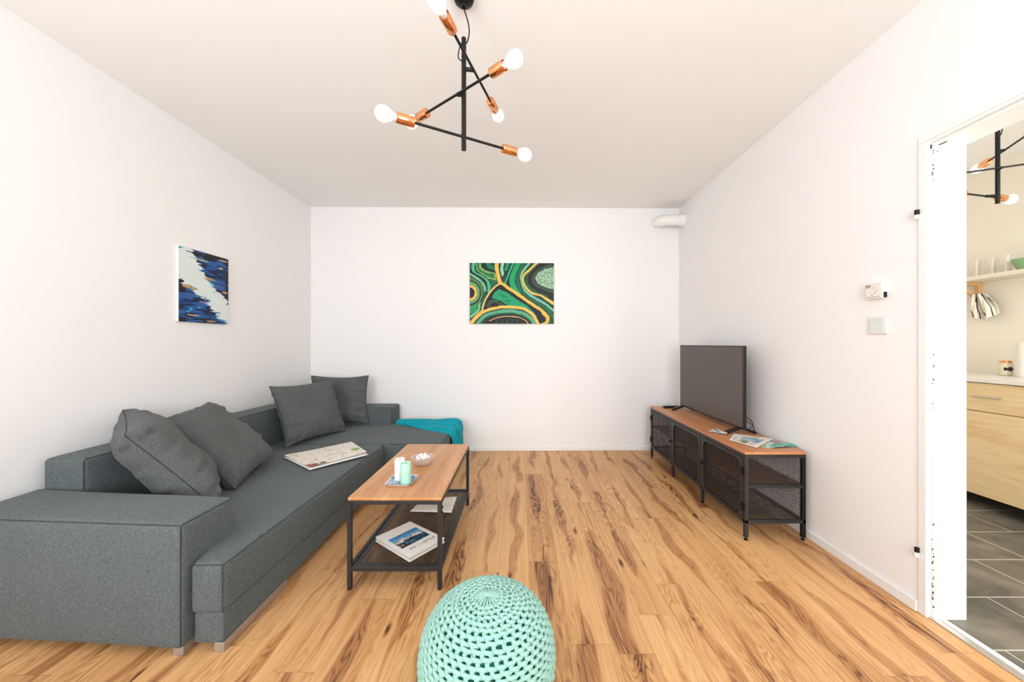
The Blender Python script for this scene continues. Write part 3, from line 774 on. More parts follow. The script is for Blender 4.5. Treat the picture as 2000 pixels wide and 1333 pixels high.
for i, y in enumerate(ys):
    for x in (BX0, BX1-.022):
        if x > 1.5 and i in (1, 2): continue
        lg = MB().box(x, y, .018, x+.022, y+.022, zt0).build('leg', M['gun'] if x < 1.5 else M['black'], bn, bevel=.002)
        MB().lathe([(.011, 0), (.011, .006), (.005, .007), (.005, .018)], (x+.011, y+.011, 0), n=14).build('levelling_foot', M['black'], lg)
MB().box(BX0+.03, BY0+.02, .322, BX1-.004, BY1-.02, .336).build('inner_shelf', M['darkwood'], bn, bevel=.001)
mb = mesh_panel(MB(), (BX0+.02, BY0+.02, .115), (1, 0, 0), (0, 1, 0), BX1-BX0-.04, BY1-BY0-.04, wd=.003)
mb.build('bottom_mesh', M['meshst'], bn, smooth=False)
sp = mesh_panel(MB(), (BX0+.02, BY0+.009, .125), (1, 0, 0), (0, 0, 1), BX1-BX0-.04, zt0-.125, wd=.0027).build('side_mesh', M['meshst'], bn, smooth=False)
mesh_panel(MB(), (BX0+.02, BY1-.009, .125), (1, 0, 0), (0, 0, 1), BX1-BX0-.04, zt0-.125, wd=.0027).build('side_mesh', M['meshst'], bn, smooth=False)
def ring_plate(b, y0, y1, z0, z1, wd, rad, x0, x1):
    n = 8; inn = []; out = []
    cy = [(y1-wd-rad, z1-wd-rad, 0, y1, z1), (y0+wd+rad, z1-wd-rad, 90, y0, z1), (y0+wd+rad, z0+wd+rad, 180, y0, z0), (y1-wd-rad, z0+wd+rad, 270, y1, z0)]
    for (yy, zz, a0, oy, oz) in cy:
        for k in range(n):
            a = R(a0+90*k/(n-1)); inn.append((yy+rad*math.cos(a), zz+rad*math.sin(a)))
            fy = (oy, zz+rad*math.sin(a)) if (k < n/2) == (a0 in (0, 180)) else (yy+rad*math.cos(a), oz)
            out.append(fy)
    # exact outer corners at the middle of each run
    base = len(b.v); m = len(inn)
    for x in (x0, x1):
        b.v += [(x, p[0], p[1]) for p in inn]; b.v += [(x, min(max(p[0], y0), y1), min(max(p[1], z0), z1)) for p in out]
    for k in range(m):
        k2 = (k+1) % m; I0, O0, I1, O1 = base, base+m, base+2*m, base+3*m
        corner = None
        b.f.append((I0+k, I0+k2, O0+k2, O0+k)); b.f.append((I1+k, O1+k, O1+k2, I1+k2))
        b.f.append((I0+k, I1+k, I1+k2, I0+k2)); b.f.append((O0+k, O0+k2, O1+k2, O1+k))
    # little triangles completing the square corners
    for ci, (oy, oz) in enumerate([(y1, z1), (y0, z1), (y0, z0), (y1, z0)]):
        ka = ci*n+n//2-1; kb = ka+1; nn_ = len(b.v)
        b.v += [(x0, oy, oz), (x1, oy, oz)]
        b.f.append((base+m+ka, base+m+kb, nn_)); b.f.append((base+3*m+ka, base+3*m+kb, nn_+1))
        b.f.append((base+m+ka, nn_, nn_+1, base+3*m+ka)); b.f.append((base+m+kb, nn_, nn_+1, base+3*m+kb))
    return b
for i in range(3):
    y0 = ys[i]+.024; y1 = ys[i+1]-.002; z0_, z1_ = .112, zt0-.003
    nm = 'door' if i != 1 else 'front_panel'
    d = ring_plate(MB(), y0, y1, z0_, z1_, .018, .055, BX0-.002, BX0+.008).build(nm, M['gun'], bn, smooth=False)
    mesh_panel(MB(), (BX0+.0095, y0+.008, z0_+.008), (0, 1, 0), (0, 0, 1), y1-y0-.016, z1_-z0_-.016, wd=.0027).build('mesh_infill', M['meshst'], d, smooth=False)
    if i != 1:
        yl = y1-.012 if i == 0 else y0+.012; yh = y0-.002 if i == 0 else y1+.002
        lt = MB(); zc = .31; s_ = 1 if i == 0 else -1
        lt.bar((BX0-.008, yl-.028, zc), (BX0-.008, yl+.040 if i == 0 else yl+.02, zc), .008, .010)
        lt.lathe([(.010, 0), (.010, .012), (.006, .016)], (BX0-.003, yl, zc), (-1, 0, 0), 14)
        lt.build('latch', M['black'], d, bevel=.001)
        for z in (.20, .42):
            hh = MB().tube([(BX0-.006, yh, z-.025), (BX0-.006, yh, z+.025)], .006, 10); hh.box(BX0-.006, yh-.012, z-.022, BX0-.002, yh+.012, z+.022)
            hh.build('hinge', M['black'], d)

# ------------------------------------------------------------------ television
tv = thing('television', 'flat screen television switched off, standing on the wood topped bench', 'television', (1.61, 3.0, BH))
VX, VY0, VY1, VZ0, VZ1 = 1.600, 2.50, 3.495, .576, 1.182
MB().box(VX, VY0, VZ0, VX+.022, VY1, VZ1).build('bezel', M['tvblack'], tv, bevel=.003)
MB().box(VX+.022, VY0+.12, VZ0+.04, VX+.055, VY1-.12, VZ1-.18).build('rear_housing', M['tvblack'], tv, bevel=.01)
MB().box(VX-.0015, VY0+.010, VZ0+.014, VX+.001, VY1-.010, VZ1-.010).build('screen', M['screen'], tv)
for yc in (VY0+.055, VY1-.055):
    s = MB()
    s.bar((VX+.011, yc, VZ0+.006), (VX-.10, yc-.012, BH+.010), .032, .017); s.bar((VX+.011, yc, VZ0+.006), (VX+.110, yc-.012, BH+.010), .032, .017)
    s.box(VX-.112, yc-.026, BH+.0005, VX-.085, yc+.006, BH+.010); s.box(VX+.1, yc-.026, BH+.0005, VX+.118, yc+.006, BH+.010)
    s.build('stand_foot', M['tvblack'], tv, bevel=.002)
cb = MB(); cb.tube(catmull([(1.655, 2.56, .66), (1.69, 2.55, .63), (1.70, 2.54, .58), (1.715, 2.55, .546), (1.725, 2.62, .545)], 8), .0028, 8)
cb.tube(catmull([(1.655, 2.60, .64), (1.70, 2.56, .60), (1.705, 2.60, .56), (1.72, 2.66, .546)], 8), .0022, 8)
cb.build('power_cable', M['black'], tv)
rm = thing('remote_control', 'long black remote control at the far end of the tv bench', 'remote', (1.53, 3.55, BH))
MB().box(1.455, 3.53, BH+.0005, 1.625, 3.575, BH+.020).build('remote_body', M['tvblack'], rm, bevel=.006)
kb = MB()
for i in range(10):
    for j in range(3): kb.box(1.470+i*.014, 3.536+j*.012, BH+.019, 1.479+i*.014, 3.543+j*.012, BH+.0215)
kb.build('buttons', M['gun'], rm)

# papers on the bench
def brochure(name, label, corners, z, fn, col, nx=60, ny=46, cat='brochure', grp=None):
    o = color_sheet(name, nx, ny, bil(corners, z, fn), col); m = o.modifiers.new('s', 'SOLIDIFY'); m.thickness = .0014; m.offset = 1
    return tag(o, label, cat, grp)
def ft(px, y, z):   # bench-top point seen at a photo pixel
    s = (y-671)/(1.2-z); return ((px-1017)/s, 680/s)
def brc(U, V):
    c = np.zeros(U.shape+(3,)); c[:] = (232, 222, 204)
    n = fbm(U*8, V*8, 3); sea = (U > .30) & (U < .86) & (V > .18+.2*n) & (V < .66); c[sea] = (120, 156, 186); c[sea & (n > .55)] = (176, 192, 200)
    c[(U > .10) & (U < .34) & (V > .45) & (V < .9) & (n > .5)] = (196, 180, 190)
    c[(U > .36) & (U < .58) & (V > .66) & (V < .93)] = (132, 146, 96)
    c[(U > .62) & (U < .84) & (V > .7) & (V < .93)] = (214, 190, 186); c[(U > .45) & (U < .7) & (V > .06) & (V < .14)] = (196, 160, 90)
    return c
brochure('travel_brochure', 'cream travel brochure with a blue sea picture near the bench front', [ft(1433, 849, BH), ft(1511, 860.5, BH), ft(1478, 877, BH), ft(1424, 861.5, BH)], BH+.003, lambda u, v: .003+.006*u*(1-v), brc)
def br2(U, V):
    c = np.zeros(U.shape+(3,)); c[:] = (226, 230, 218); n = fbm(U*6, V*6, 11); c[n > .52] = (120, 190, 182); c[n < .38] = (206, 196, 170); return c
brochure('travel_brochure', 'pale green leaflet half under the cream brochure and the teal one', [ft(1492, 862, BH), ft(1512, 860, BH), ft(1508, 876.5, BH), ft(1488, 874, BH)], BH+.0005, lambda u, v: .0005, br2, 30, 30)
def br3(U, V):
    c = np.zeros(U.shape+(3,)); c[:] = (72, 168, 152); n = fbm(U*5, V*7, 21); c[n > .56] = (150, 200, 186); c[n < .36] = (36, 110, 92); return c
brochure('travel_brochure', 'teal brochure lying at the right end of the bench top', [ft(1513, 868.5, BH), ft(1541, 865.5, BH), ft(1559, 873, BH), ft(1507, 876.8, BH)], BH+.002, lambda u, v: .0035+.003*math.sin(u*5), br3, 50, 40)
rs = random.Random(3)
for k in range(9):
    px = 1391+rs.uniform(0, 32); py = 839.5+(px-1391)*.17+rs.uniform(0, 7.5); cx, cy = ft(px, py, BH); a = rs.uniform(0, 3.1); l_ = .032
    co = [(cx+l_*math.cos(a+q), cy+l_*math.sin(a+q)) for q in (0, 1.15, 3.14, 4.3)]
    shade = rs.choice([(232, 230, 226), (120, 122, 126), (206, 204, 200), (60, 62, 66), (220, 210, 196)])
    def cc(U, V, shade=shade, k=k):
        c = np.zeros(U.shape+(3,)); c[:] = (236, 234, 230); c[(U > .15) & (U < .85) & (V > .15) & (V < .7)] = shade; return c
    brochure('small_card', 'small printed card in the loose heap left of the near tv foot', co, BH+.001+k*.0016, lambda u, v: .0008, cc, 12, 12, 'card', 'loose printed cards on the tv bench')

# ------------------------------------------------------------------ ceiling lamps
def lamp(label, x, y, ztop, zbot, arms, loop_x):
    t = thing('pendant_lamp', label, 'ceiling lamp', (x, y, H), 'black and copper multi-arm ceiling lamps')
    MB().lathe([(.046, 0), (.046, -.010), (.040, -.028), (.022, -.040), (.012, -.043), (.010, -.056), (.0005, -.057)][::-1], (x, y-.0, H-.0005), n=36).build('canopy', M['black'], t)
    MB().tube([(x, y, zbot), (x, y, ztop)], .0105, 16).build('pole', M['black'], t, angle=60)
    cw = MB(); cw.tube(catmull([(x-.004, y, H-.05), (x+.018, y-.005, H-.12), (x+.024, y-.004, H-.17), (x+.012, y, H-.21), (x, y, ztop-.005)], 8), .0028, 8)
    cw.tube(catmull([(x-.004, y-.008, ztop-.02), (x+loop_x*.8, y-.012, ztop-.055), (x+loop_x, y-.012, ztop-.09), (x+loop_x*.5, y-.012, ztop-.105), (x, y-.008, ztop-.10)], 8), .0026, 8)
    cw.build('cable', M['black'], t)
    for (z, off, th_, lo, hi) in arms:
        d = Vector((math.cos(R(th_)), math.sin(R(th_)), 0)); m = Vector((x+off[0], y+off[1], z))
        a = MB().tube([m+d*(-lo), m+d*hi], .0055, 12).build('arm', M['black'], t, angle=60)
        MB().tube([(x, y, z), tuple(m)], .0085, 12).build('joint', M['black'], a, angle=60)
        for s_, ln in ((-1, lo), (1, hi)):
            dd = d*s_; p = m+dd*ln
            sk = MB().lathe([(.006, -.004), (.019, -.002), (.0205, .003), (.0205, .066), (.0195, .068), (.0175, .066), (.0175, .050), (.0005, .050)], p, dd, 32).build('socket', M['copper'], a)
            MB().lathe([(.013, .052), (.0145, .074), (.019, .088)], p, dd, 24).build('bulb_neck', M['bulbneck'], sk)
            MB().lathe([(.016, .080), (.021, .090), (.028, .102), (.0305, .115), (.0295, .127), (.024, .138), (.014, .146), (.0004, .149)], p, dd, 28).build('bulb', M['bulb'], sk)
lamp('black and copper six-bulb ceiling lamp hanging in the living room', -.247, 1.512, 2.525, 2.04,
     [(2.392, (.042, .006), 74, .20, .20), (2.28, (-.03, -.002), -36.5, .20, .20), (2.10, (-.012, .0), 28, .20, .20)], -.022)
lamp('matching black and copper ceiling lamp seen through the doorway in the kitchen', 3.0, 2.19, 2.565, 2.08,
     [(2.41, (.03, -.01), -120, .15, .2), (2.297, (0, -.02), -25, .2, .2), (2.13, (-.06, .01), 12, .2, .11)], -.03)

# ------------------------------------------------------------------ paintings
def in_poly(X, Y, poly):
    r = np.zeros(X.shape, bool); n = len(poly)
    for i in range(n):
        x0, y0 = poly[i]; x1, y1 = poly[(i+1) % n]
        c = ((y0 > Y) != (y1 > Y)) & (X < (x1-x0)*(Y-y0)/((y1-y0) if y1 != y0 else 1e-9)+x0); r ^= c
    return r
def dist(X, Y, pts):
    p = catmull(pts, 6); d = np.full(X.shape, 1e9)
    for a, b_ in zip(p[:-1], p[1:]):
        ab = b_-a; L = ab@ab+1e-9; t = np.clip(((X-a[0])*ab[0]+(Y-a[1])*ab[1])/L, 0, 1)
        d = np.minimum(d, np.hypot(X-a[0]-t*ab[0], Y-a[1]-t*ab[1]))
    return d
def malachite(U, V):
    X = 160+U*1455; Y = 140+V*1040
    wx = X+14*(fbm(X/90, Y/90, 2)-.5); wy = Y+14*(fbm(X/90, Y/90, 5)-.5)
    c = np.zeros(U.shape+(3,)); c[:] = (12, 62, 42)
    def st(pts, w_, col, jag=6):
        d = dist(wx, wy, pts)+jag*(fbm(X/22, Y/22, 7)-.5); c[d < w_/2] = col
    def po(pts, col): c[in_poly(wx, wy, pts)] = col
    po([(160, 140), (330, 140), (300, 300), (160, 300)], (16, 16, 14))
    po([(480, 400), (640, 380), (640, 480), (500, 600)], (22, 96, 60))
    st([(300, 180), (330, 270), (470, 330), (610, 420)], 70, (34, 118, 66))
    st([(270, 150), (290, 260), (430, 360), (600, 430)], 12, (170, 196, 120))
    st([(340, 150), (350, 230), (460, 290), (570, 310), (600, 380)], 34, (130, 176, 92))
    st([(400, 140), (420, 220), (500, 262), (590, 285)], 50, (10, 40, 30))
    st([(480, 140), (510, 205), (585, 225)], 66, (16, 122, 92))
    st([(450, 400), (610, 410)], 14, (150, 190, 90))
    st([(230, 130), (215, 230), (260, 320), (380, 390), (450, 450), (490, 540), (480, 620)], 54, (62, 186, 142))
    st([(160, 280), (300, 365), (420, 450), (450, 560), (440, 650)], 34, (18, 18, 16))
    st([(160, 330), (260, 380), (370, 470), (420, 570), (410, 660), (350, 760), (320, 860), (310, 950), (180, 1060)], 40, (120, 190, 142))
    st([(160, 390), (260, 420), (350, 500), (385, 590), (370, 690), (310, 800)], 10, (170, 186, 110))
    r = np.hypot(wx-160, (wy-650)*.92)
    for r0, col in ((235, (30, 92, 52)), (215, (140, 170, 100)), (205, (20, 60, 36)), (182, (36, 110, 70)), (168, (110, 176, 120)), (150, (92, 150, 84)), (128, (236, 182, 84)), (84, (14, 10, 10))): c[r < r0] = col
    po([(160, 880), (290, 850), (280, 960), (160, 1020)], (38, 150, 84))
    st([(160, 860), (240, 830), (310, 780)], 12, (20, 30, 20))
    st([(420, 640), (380, 780), (350, 960)], 40, (14, 84, 62))
    # right of the trunk
    po([(660, 140), (1200, 140), (1050, 400), (1100, 640), (1610, 1000), (1610, 1180), (1540, 1180), (1500, 1000), (1000, 640), (720, 470)], (12, 70, 44))
    st([(735, 130), (712, 230), (735, 350)], 52, (150, 208, 176)); st([(690, 140), (680, 300), (740, 470)], 22, (16, 60, 44))
    st([(765, 130), (770, 300), (720, 400)], 22, (16, 30, 22)); st([(825, 130), (785, 250)], 52, (28, 150, 92))
    st([(880, 130), (800, 330), (760, 450)], 26, (14, 40, 28)); st([(915, 130), (850, 280), (785, 440), (775, 500)], 28, (60, 176, 130))
    st([(965, 130), (870, 330), (810, 480), (840, 550)], 40, (16, 24, 20))
    st([(1010, 130), (930, 300), (890, 420), (920, 560), (1010, 640)], 96, (8, 160, 100))
    st([(1100, 130), (1000, 320), (985, 480), (1080, 640), (1250, 770), (1450, 900), (1610, 1060)], 78, (18, 104, 62))
    st([(1070, 130), (970, 320), (955, 480), (1050, 650), (1250, 800), (1450, 930), (1600, 1120)], 12, (8, 44, 30))
    st([(1150, 130), (1040, 320), (1025, 470), (1110, 640), (1290, 770), (1610, 960)], 12, (8, 40, 30))
    st([(1200, 130), (1070, 300), (1052, 440), (1110, 600), (1250, 720), (1450, 830), (1610, 950)], 40, (124, 190, 150))
    st([(1180, 680), (1300, 745), (1420, 800)], 22, (110, 186, 190))
    po([(1340, 140), (1620, 140), (1620, 800), (1400, 690), (1210, 620), (1110, 500), (1100, 380), (1220, 250)], (24, 22, 24))
    st([(1330, 150), (1170, 310), (1140, 430), (1170, 540), (1300, 640), (1500, 720)], 44, (22, 98, 56))
    st([(1560, 180), (1320, 300), (1262, 420), (1330, 530), (1610, 630)], 66, (52, 78, 60)); st([(1440, 150), (1250, 290), (1205, 420), (1270, 560), (1560, 680)], 60, (34, 28, 34))
    po([(1620, 196), (1450, 240), (1330, 320), (1292, 400), (1335, 490), (1450, 550), (1620, 592)], (150, 186, 154))
    sp_ = in_poly(wx, wy, [(1620, 196), (1450, 240), (1330, 320), (1292, 400), (1335, 490), (1450, 550), (1620, 592)]); nn = fbm(X/12, Y/12, 31)
    c[sp_ & (nn > .56)] = (96, 136, 108); c[sp_ & (nn < .4)] = (182, 210, 180)
    st([(1330, 130), (1200, 250), (1110, 330), (1080, 430), (1120, 540), (1230, 650), (1400, 700), (1500, 770), (1620, 845)], 34, (240, 194, 96))
    st([(1400, 690), (1500, 752), (1620, 820)], 26, (244, 190, 80))
    # inner triangle
    po([(670, 500), (1000, 700), (1350, 920), (1460, 1040), (1440, 1180), (1330, 1180), (1130, 950), (750, 900), (400, 950), (480, 700), (600, 560)], (18, 12, 12))
    po([(660, 588), (800, 640), (1000, 780), (1150, 870), (1260, 980), (1350, 1100), (1200, 990), (1080, 920), (820, 875), (700, 790), (540, 735), (590, 640)], (6, 158, 104))
    g = in_poly(wx, wy, [(640, 640), (760, 680), (900, 820), (800, 860), (700, 770)]); c[g & (fbm(X/50, Y/18, 41) > .5)] = (10, 118, 80)
    st([(480, 880), (520, 810), (600, 790), (700, 850), (740, 880)], 60, (48, 64, 46)); st([(500, 850), (560, 790), (640, 800)], 16, (40, 110, 70))
    # bottom arcs
    po([(230, 1180), (380, 1040), (700, 930), (1000, 930), (1200, 1020), (1340, 1180)], (14, 40, 28))
    st([(300, 1170), (450, 1030), (700, 975), (900, 965), (1100, 1010), (1220, 1090), (1280, 1190)], 58, (92, 168, 128))
    st([(330, 1180), (470, 1055), (700, 1005), (900, 1000), (1080, 1040), (1200, 1120), (1240, 1190)], 20, (20, 110, 70))
    po([(380, 1180), (500, 1090), (700, 1035), (1000, 1035), (1150, 1110), (1210, 1180)], (14, 12, 12))
    st([(500, 1130), (640, 1075), (800, 1052), (1000, 1070), (1120, 1120), (1180, 1190)], 15, (226, 176, 100))
    bl = in_poly(wx, wy, [(560, 1180), (640, 1110), (1000, 1100), (1100, 1180)]); c[bl & (np.sin(X/14+Y/30) > .3)] = (28, 62, 40)
    gold = (246, 188, 78)
    st([(622, 130), (630, 250), (660, 400), (690, 480)], 64, gold, 8)
    st([(690, 470), (850, 585), (1000, 682), (1200, 820), (1400, 950), (1485, 1030), (1515, 1100), (1480, 1170), (1400, 1200)], 50, gold, 8)
    st([(1440, 1000), (1505, 1070), (1505, 1140)], 62, gold, 8)
    st([(690, 480), (560, 580), (470, 700), (400, 850), (370, 980)], 28, (250, 196, 104), 6)
    st([(180, 1190), (300, 1040), (380, 985), (520, 930), (750, 893), (1000, 905), (1150, 950), (1270, 1050), (1345, 1190)], 48, (246, 192, 88), 8)
    st([(180, 1170), (260, 1080), (370, 985)], 60, gold, 8)
    k = .86+.28*fbm(X/60+Y/40, Y/12-X/30, 51)[..., None]
    return c*k
pt = thing('canvas_painting', 'abstract canvas of green, black and gold swirls on the back wall', 'painting', (-.1, 3.87, 1.75))
def by(x): return YBL+(YBR-YBL)*(x-XL)/(XR-XL)
PX0, PX1, PZ0, PZ1 = -.565, .368, 1.418, 2.092
b = MB(); b.hexa([(PX0, by(PX0)-.02, PZ0), (PX1, by(PX1)-.02, PZ0), (PX1, by(PX1)-.001, PZ0), (PX0, by(PX0)-.001, PZ0), (PX0, by(PX0)-.02, PZ1), (PX1, by(PX1)-.02, PZ1), (PX1, by(PX1)-.001, PZ1), (PX0, by(PX0)-.001, PZ1)])
b.build('canvas', M['chip'], pt)
color_sheet('painted_face', 330, 240, lambda u, v: (PX0+(PX1-PX0)*u, by(PX0+(PX1-PX0)*u)-.0206, PZ1-(PZ1-PZ0)*v), malachite, pt)
def blues(U, V):
    st_ = fbm(U*5, V*46, 3)-.5; st2 = fbm(U*9, V*90, 8)-.5; jag = .16*st_+.07*st2
    top = np.interp(U, [0, .25, .42, .55, .75, .9, 1], [-.02, .05, .22, .36, .50, .60, .70])+jag*1.3
    bot = np.interp(U, [0, .2, .35, .55, .75, .9, 1], [.44, .52, .62, .72, .88, .97, 1.0])+jag*1.3
    white = (V > top) & (V < bot)
    c = np.zeros(U.shape+(3,)); c[:] = (26, 62, 120)
    n = fbm(U*5, V*34, 13); c[n > .56] = (20, 96, 160); c[n > .66] = (60, 90, 150); c[n < .42] = (14, 30, 66)
    edge = ((V < .09) & (U > .25)) | ((V > .94) & (U < .7)) | ((U > .93) & (V < .62)) | ((V > .50) & (V < .58) & (U < .25)); c[edge & (n < .62)] = (22, 26, 32)
    wn = fbm(U*5, V*40, 23)[..., None]; wc = np.array((222, 232, 228))*(1-wn*.35)+np.array((250, 246, 232))*wn*.35
    c = np.where(white[..., None], wc, c)
    nb = white & (np.minimum(V-top, bot-V) < .035) & (n > .5); c[nb] = (120, 186, 214)
    def blob(u, v, a, b_, col):
        g = ((U-u)/a)**2+((V-v)/b_)**2 < 1+2*st_; c[g] = col
    for q in ((.14, .52, .10, .022, (206, 156, 96)), (.28, .535, .08, .016, (190, 160, 100)), (.58, .365, .12, .014, (204, 146, 78)), (.92, .52, .06, .018, (200, 142, 80)), (.83, .17, .05, .014, (190, 160, 110)), (.27, .90, .12, .007, (220, 176, 140)), (.9, .045, .12, .01, (190, 160, 120)), (.42, .12, .12, .01, (206, 196, 130)), (.62, .97, .10, .012, (170, 150, 110)), (.45, .705, .10, .008, (190, 130, 140))): blob(*q)
    for q in ((.22, .82, .04, .022), (.38, .79, .025, .014), (.17, .855, .02, .012)): blob(*q, (40, 170, 214))
    for q in ((.03, .46, .06, .02), (.04, .60, .1, .015)): blob(*q, (24, 18, 20))
    return c
pt = thing('canvas_painting', 'abstract blue and white streaked canvas on the left wall', 'painting', (XL, 2.55, 1.6))
LY0, LY1, LZ0, LZ1 = 2.348, 2.748, 1.348, 1.862
MB().box(XL+.001, LY0, LZ0, XL+.020, LY1, LZ1).build('canvas', M['paper'], pt, bevel=.001)
color_sheet('painted_face', 200, 260, lambda u, v: (XL+.0206, LY0+(LY1-LY0)*u, LZ1-(LZ1-LZ0)*v), blues, pt)

# ------------------------------------------------------------------ fittings on the right wall, duct
th_ = thing('thermostat', 'white wall thermostat above the light switch', 'thermostat', (XR, 1.73, 1.46))
MB().box(XR-.026, 1.688, 1.420, XR-.0005, 1.770, 1.498).build('housing', M['plastic'], th_, bevel=.004)
f = MB(); f.box(XR-.0275, 1.742, 1.478, XR-.025, 1.764, 1.492)
for (y, z) in ((1.73, 1.475), (1.712, 1.462), (1.722, 1.45), (1.735, 1.44)): f.lathe([(.003, 0), (.003, .0015)], (XR-.026, y, z), (-1, 0, 0), 10)
f.box(XR-.0272, 1.70, 1.428, XR-.0255, 1.765, 1.431); f.build('markings', M['joint'], th_)
MB().box(XR-.018, 1.683, 1.423, XR-.006, 1.6885, 1.45).build('slider', M['black'], th_)
sw = thing('light_switch', 'square pale glass light switch below the thermostat', 'switch', (XR, 1.73, 1.29))
MB().box(XR-.010, 1.682, 1.246, XR-.0005, 1.770, 1.334).build('surround', M['plastic'], sw, bevel=.004)
MB().box(XR-.0115, 1.694, 1.256, XR-.009, 1.762, 1.324).build('glass_plate', M['swglass'], sw, bevel=.002)
du = thing('ventilation_duct', 'white ventilation duct elbow in the far right corner below the ceiling', 'duct', (1.6, 3.8, 2.54))
dz = 2.54; xw, yw = 1.515, by(1.515)
path = [(xw, yw-.0, dz), (xw, yw-.03, dz)] + [(xw+.085-.085*math.cos(a), yw-.03-.085*math.sin(a), dz) for a in np.linspace(0, math.pi/2, 12)[1:]] + [(XR-.06, yw-.115, dz)]
MB().tube(path, .058, 28).build('elbow', M['trim'], du, angle=60)
MB().tube([(XR-.068, yw-.115, dz), (XR-.001, yw-.115, dz)], .064, 28).build('collar', M['trim'], du, angle=60)
MB().lathe([(.085, 0), (.085, .006), (.060, .012)], (xw, yw-.002, dz), (0, -1, 0), 32).build('wall_flange', M['trim'], du)

# ------------------------------------------------------------------ kitchen seen through the doorway
kc = thing('kitchen_base_cabinet', 'pale birch kitchen base cabinet with one drawer over a deep front', 'cabinet', (3.6, 2.46, 0))
KY0, KY1 = 1.86, 3.06
MB().box(3.34, KY0, .10, XK-.002, KY1, .918).build('carcass', M['kitchenwood'], kc, bevel=.002)
dr = MB().box(3.32, KY0+.002, .712, 3.339, KY1-.002, .912).build('drawer', M['kitchenwood'], kc, bevel=.002)
hn = MB(); hn.tube([(3.295, 2.395, .815), (3.295, 2.548, .815)], .0055, 10)
for y in (2.408, 2.535): hn.tube([(3.295, y, .815), (3.321, y, .815)], .005, 10)
hn.build('handle', M['silver'], dr)['label'] = 'chrome bar handle'
MB().box(3.32, KY0+.002, .10, 3.339, KY1-.002, .704).build('lower_front', M['kitchenwood'], kc, bevel=.002)
for y in (KY0+.06, KY1-.1):
    for x in (3.42, 3.8): MB().lathe([(.022, 0), (.022, .006), (.015, .01), (.015, .10)], (x, y, 0), n=16).build('leg', M['black'], kc)
tag(MB().box(3.298, KY0-.01, .919, XK-.001, KY1+.12, .950).build('kitchen_worktop', M['worktop'], bevel=.003), 'white worktop on the birch kitchen cabinet', 'worktop')
ws = tag(MB().box(3.70, 1.75, 1.718, XK-.001, 3.12, 1.750).build('wall_shelf', M['shelf'], bevel=.002), 'white shelf on the kitchen wall carrying glasses and a green bowl', 'shelf')
br = thing('shelf_bracket', 'light wooden bracket under the kitchen wall shelf', 'bracket', (3.9, 2.97, 1.6))
MB().box(XK-.035, 2.955, 1.53, XK-.001, 2.985, 1.717).build('upright', M['bracket'], br, bevel=.002)
MB().box(3.72, 2.955, 1.690, XK-.036, 2.985, 1.717).build('arm', M['bracket'], br, bevel=.002)
MB().bar((XK-.012, 2.97, 1.56), (3.74, 2.97, 1.70), .02, .02).build('brace', M['bracket'], br)
hk = MB().tube([(XK-.03, 2.94, 1.585), (XK-.07, 2.93, 1.58), (XK-.08, 2.93, 1.60)], .004, 8).build('hook', M['bracket'], br)
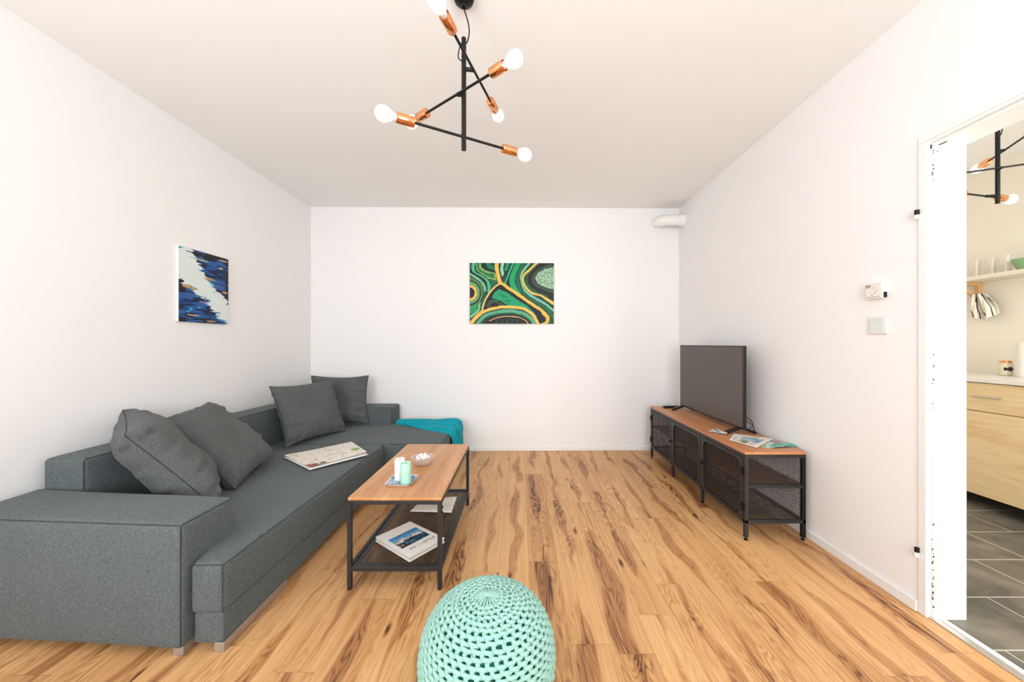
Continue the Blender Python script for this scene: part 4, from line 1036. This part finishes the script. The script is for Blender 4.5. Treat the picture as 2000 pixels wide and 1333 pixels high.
# glasses and bowl
spots = [(3.79, 2.905), (3.79, 2.808), (3.79, 2.722)]
glabels = ['clear drinking glass at the left end of the kitchen shelf', 'clear drinking glass in the middle of the three on the kitchen shelf', 'clear drinking glass next to the green bowl']
g0 = None
for (x, y), lb in zip(spots, glabels):
    if g0 is None:
        g0 = MB().lathe([(.024, 0), (.027, .002), (.034, .135), (.0325, .1355), (.0255, .008), (.0005, .007)], (0, 0, 0), n=32).build('drinking_glass', M['glass']); o = g0
    else: o = g0.copy(); C.objects.link(o)
    o.location = (x, y, 1.7505); tag(o, lb, 'glass', 'drinking glasses on the kitchen shelf')
tag(MB().lathe([(.030, 0), (.034, .002), (.034, .006), (.052, .04), (.066, .085), (.064, .087), (.060, .083), (.046, .042), (.026, .012), (.0005, .01)], (3.79, 2.615, 1.7505), n=40).build('green_bowl', M['greenbowl']), 'green ceramic bowl on the kitchen shelf', 'bowl')
# towel hanging from the bracket
P = []; NU, NV = 30, 34
for j in range(NV):
    v = j/(NV-1); row = []
    for i in range(NU):
        u = i/(NU-1)*2-1; w_ = .035+.055*min(1, v*1.6)
        row.append((XK-.075+.022*math.sin(u*7+v*2)+.010*math.sin(u*15), 2.915+u*w_-.02*v, 1.615-v*.205-.02*math.cos(u*3)*v+.012*math.sin(u*5)*v))
    P.append(row)
tag(MB().grid(P).build('tea_towel', M['towel'], angle=180, solid=.006, sub=1), 'white tea towel with black lines hanging under the kitchen shelf', 'towel')
jr = thing('storage_jar', 'small storage jar with copper lid and black label on the worktop', 'jar', (3.747, 2.69, .95))
MB().lathe([(.028, 0), (.033, .003), (.034, .01), (.034, .09), (.030, .100), (.030, .104), (.0005, .104)], (3.747, 2.69, .9505), n=32).build('jar_body', M['jarbody'], jr)
MB().lathe([(.0315, .100), (.0325, .102), (.0325, .114), (.031, .116), (.0005, .116)], (3.747, 2.69, .9505), n=32).build('lid', M['copper'], jr)
lb = MB(); P = []
for j in range(2):
    row = []
    for i in range(13):
        a = R(200+i*9-0); r_ = .0344; hh = .013+.004*math.cos((i-6)*1.0) if 0 < i < 12 else .006
        row.append((3.747+r_*math.cos(a), 2.69+r_*math.sin(a), .9505+.052+(hh if j else -hh)))
    P.append(row)
lb.grid(P).build('black_label', M['label'], jr, solid=.0006)
kr = thing('kitchen_roll', 'white kitchen paper roll standing beside the jar', 'paper roll', (3.75, 2.565, .95))
MB().lathe([(.019, 0), (.056, 0), (.058, .002), (.058, .252), (.056, .255), (.019, .255), (.019, 0)], (3.75, 2.565, .9505), n=40).build('paper', M['towelroll'], kr)
MB().lathe([(.018, .001), (.018, .2545), (.0165, .2545), (.0165, .001)], (3.75, 2.565, .9505), n=24).build('cardboard_core', M['bracket'], kr)
bpy.context.view_layer.update()
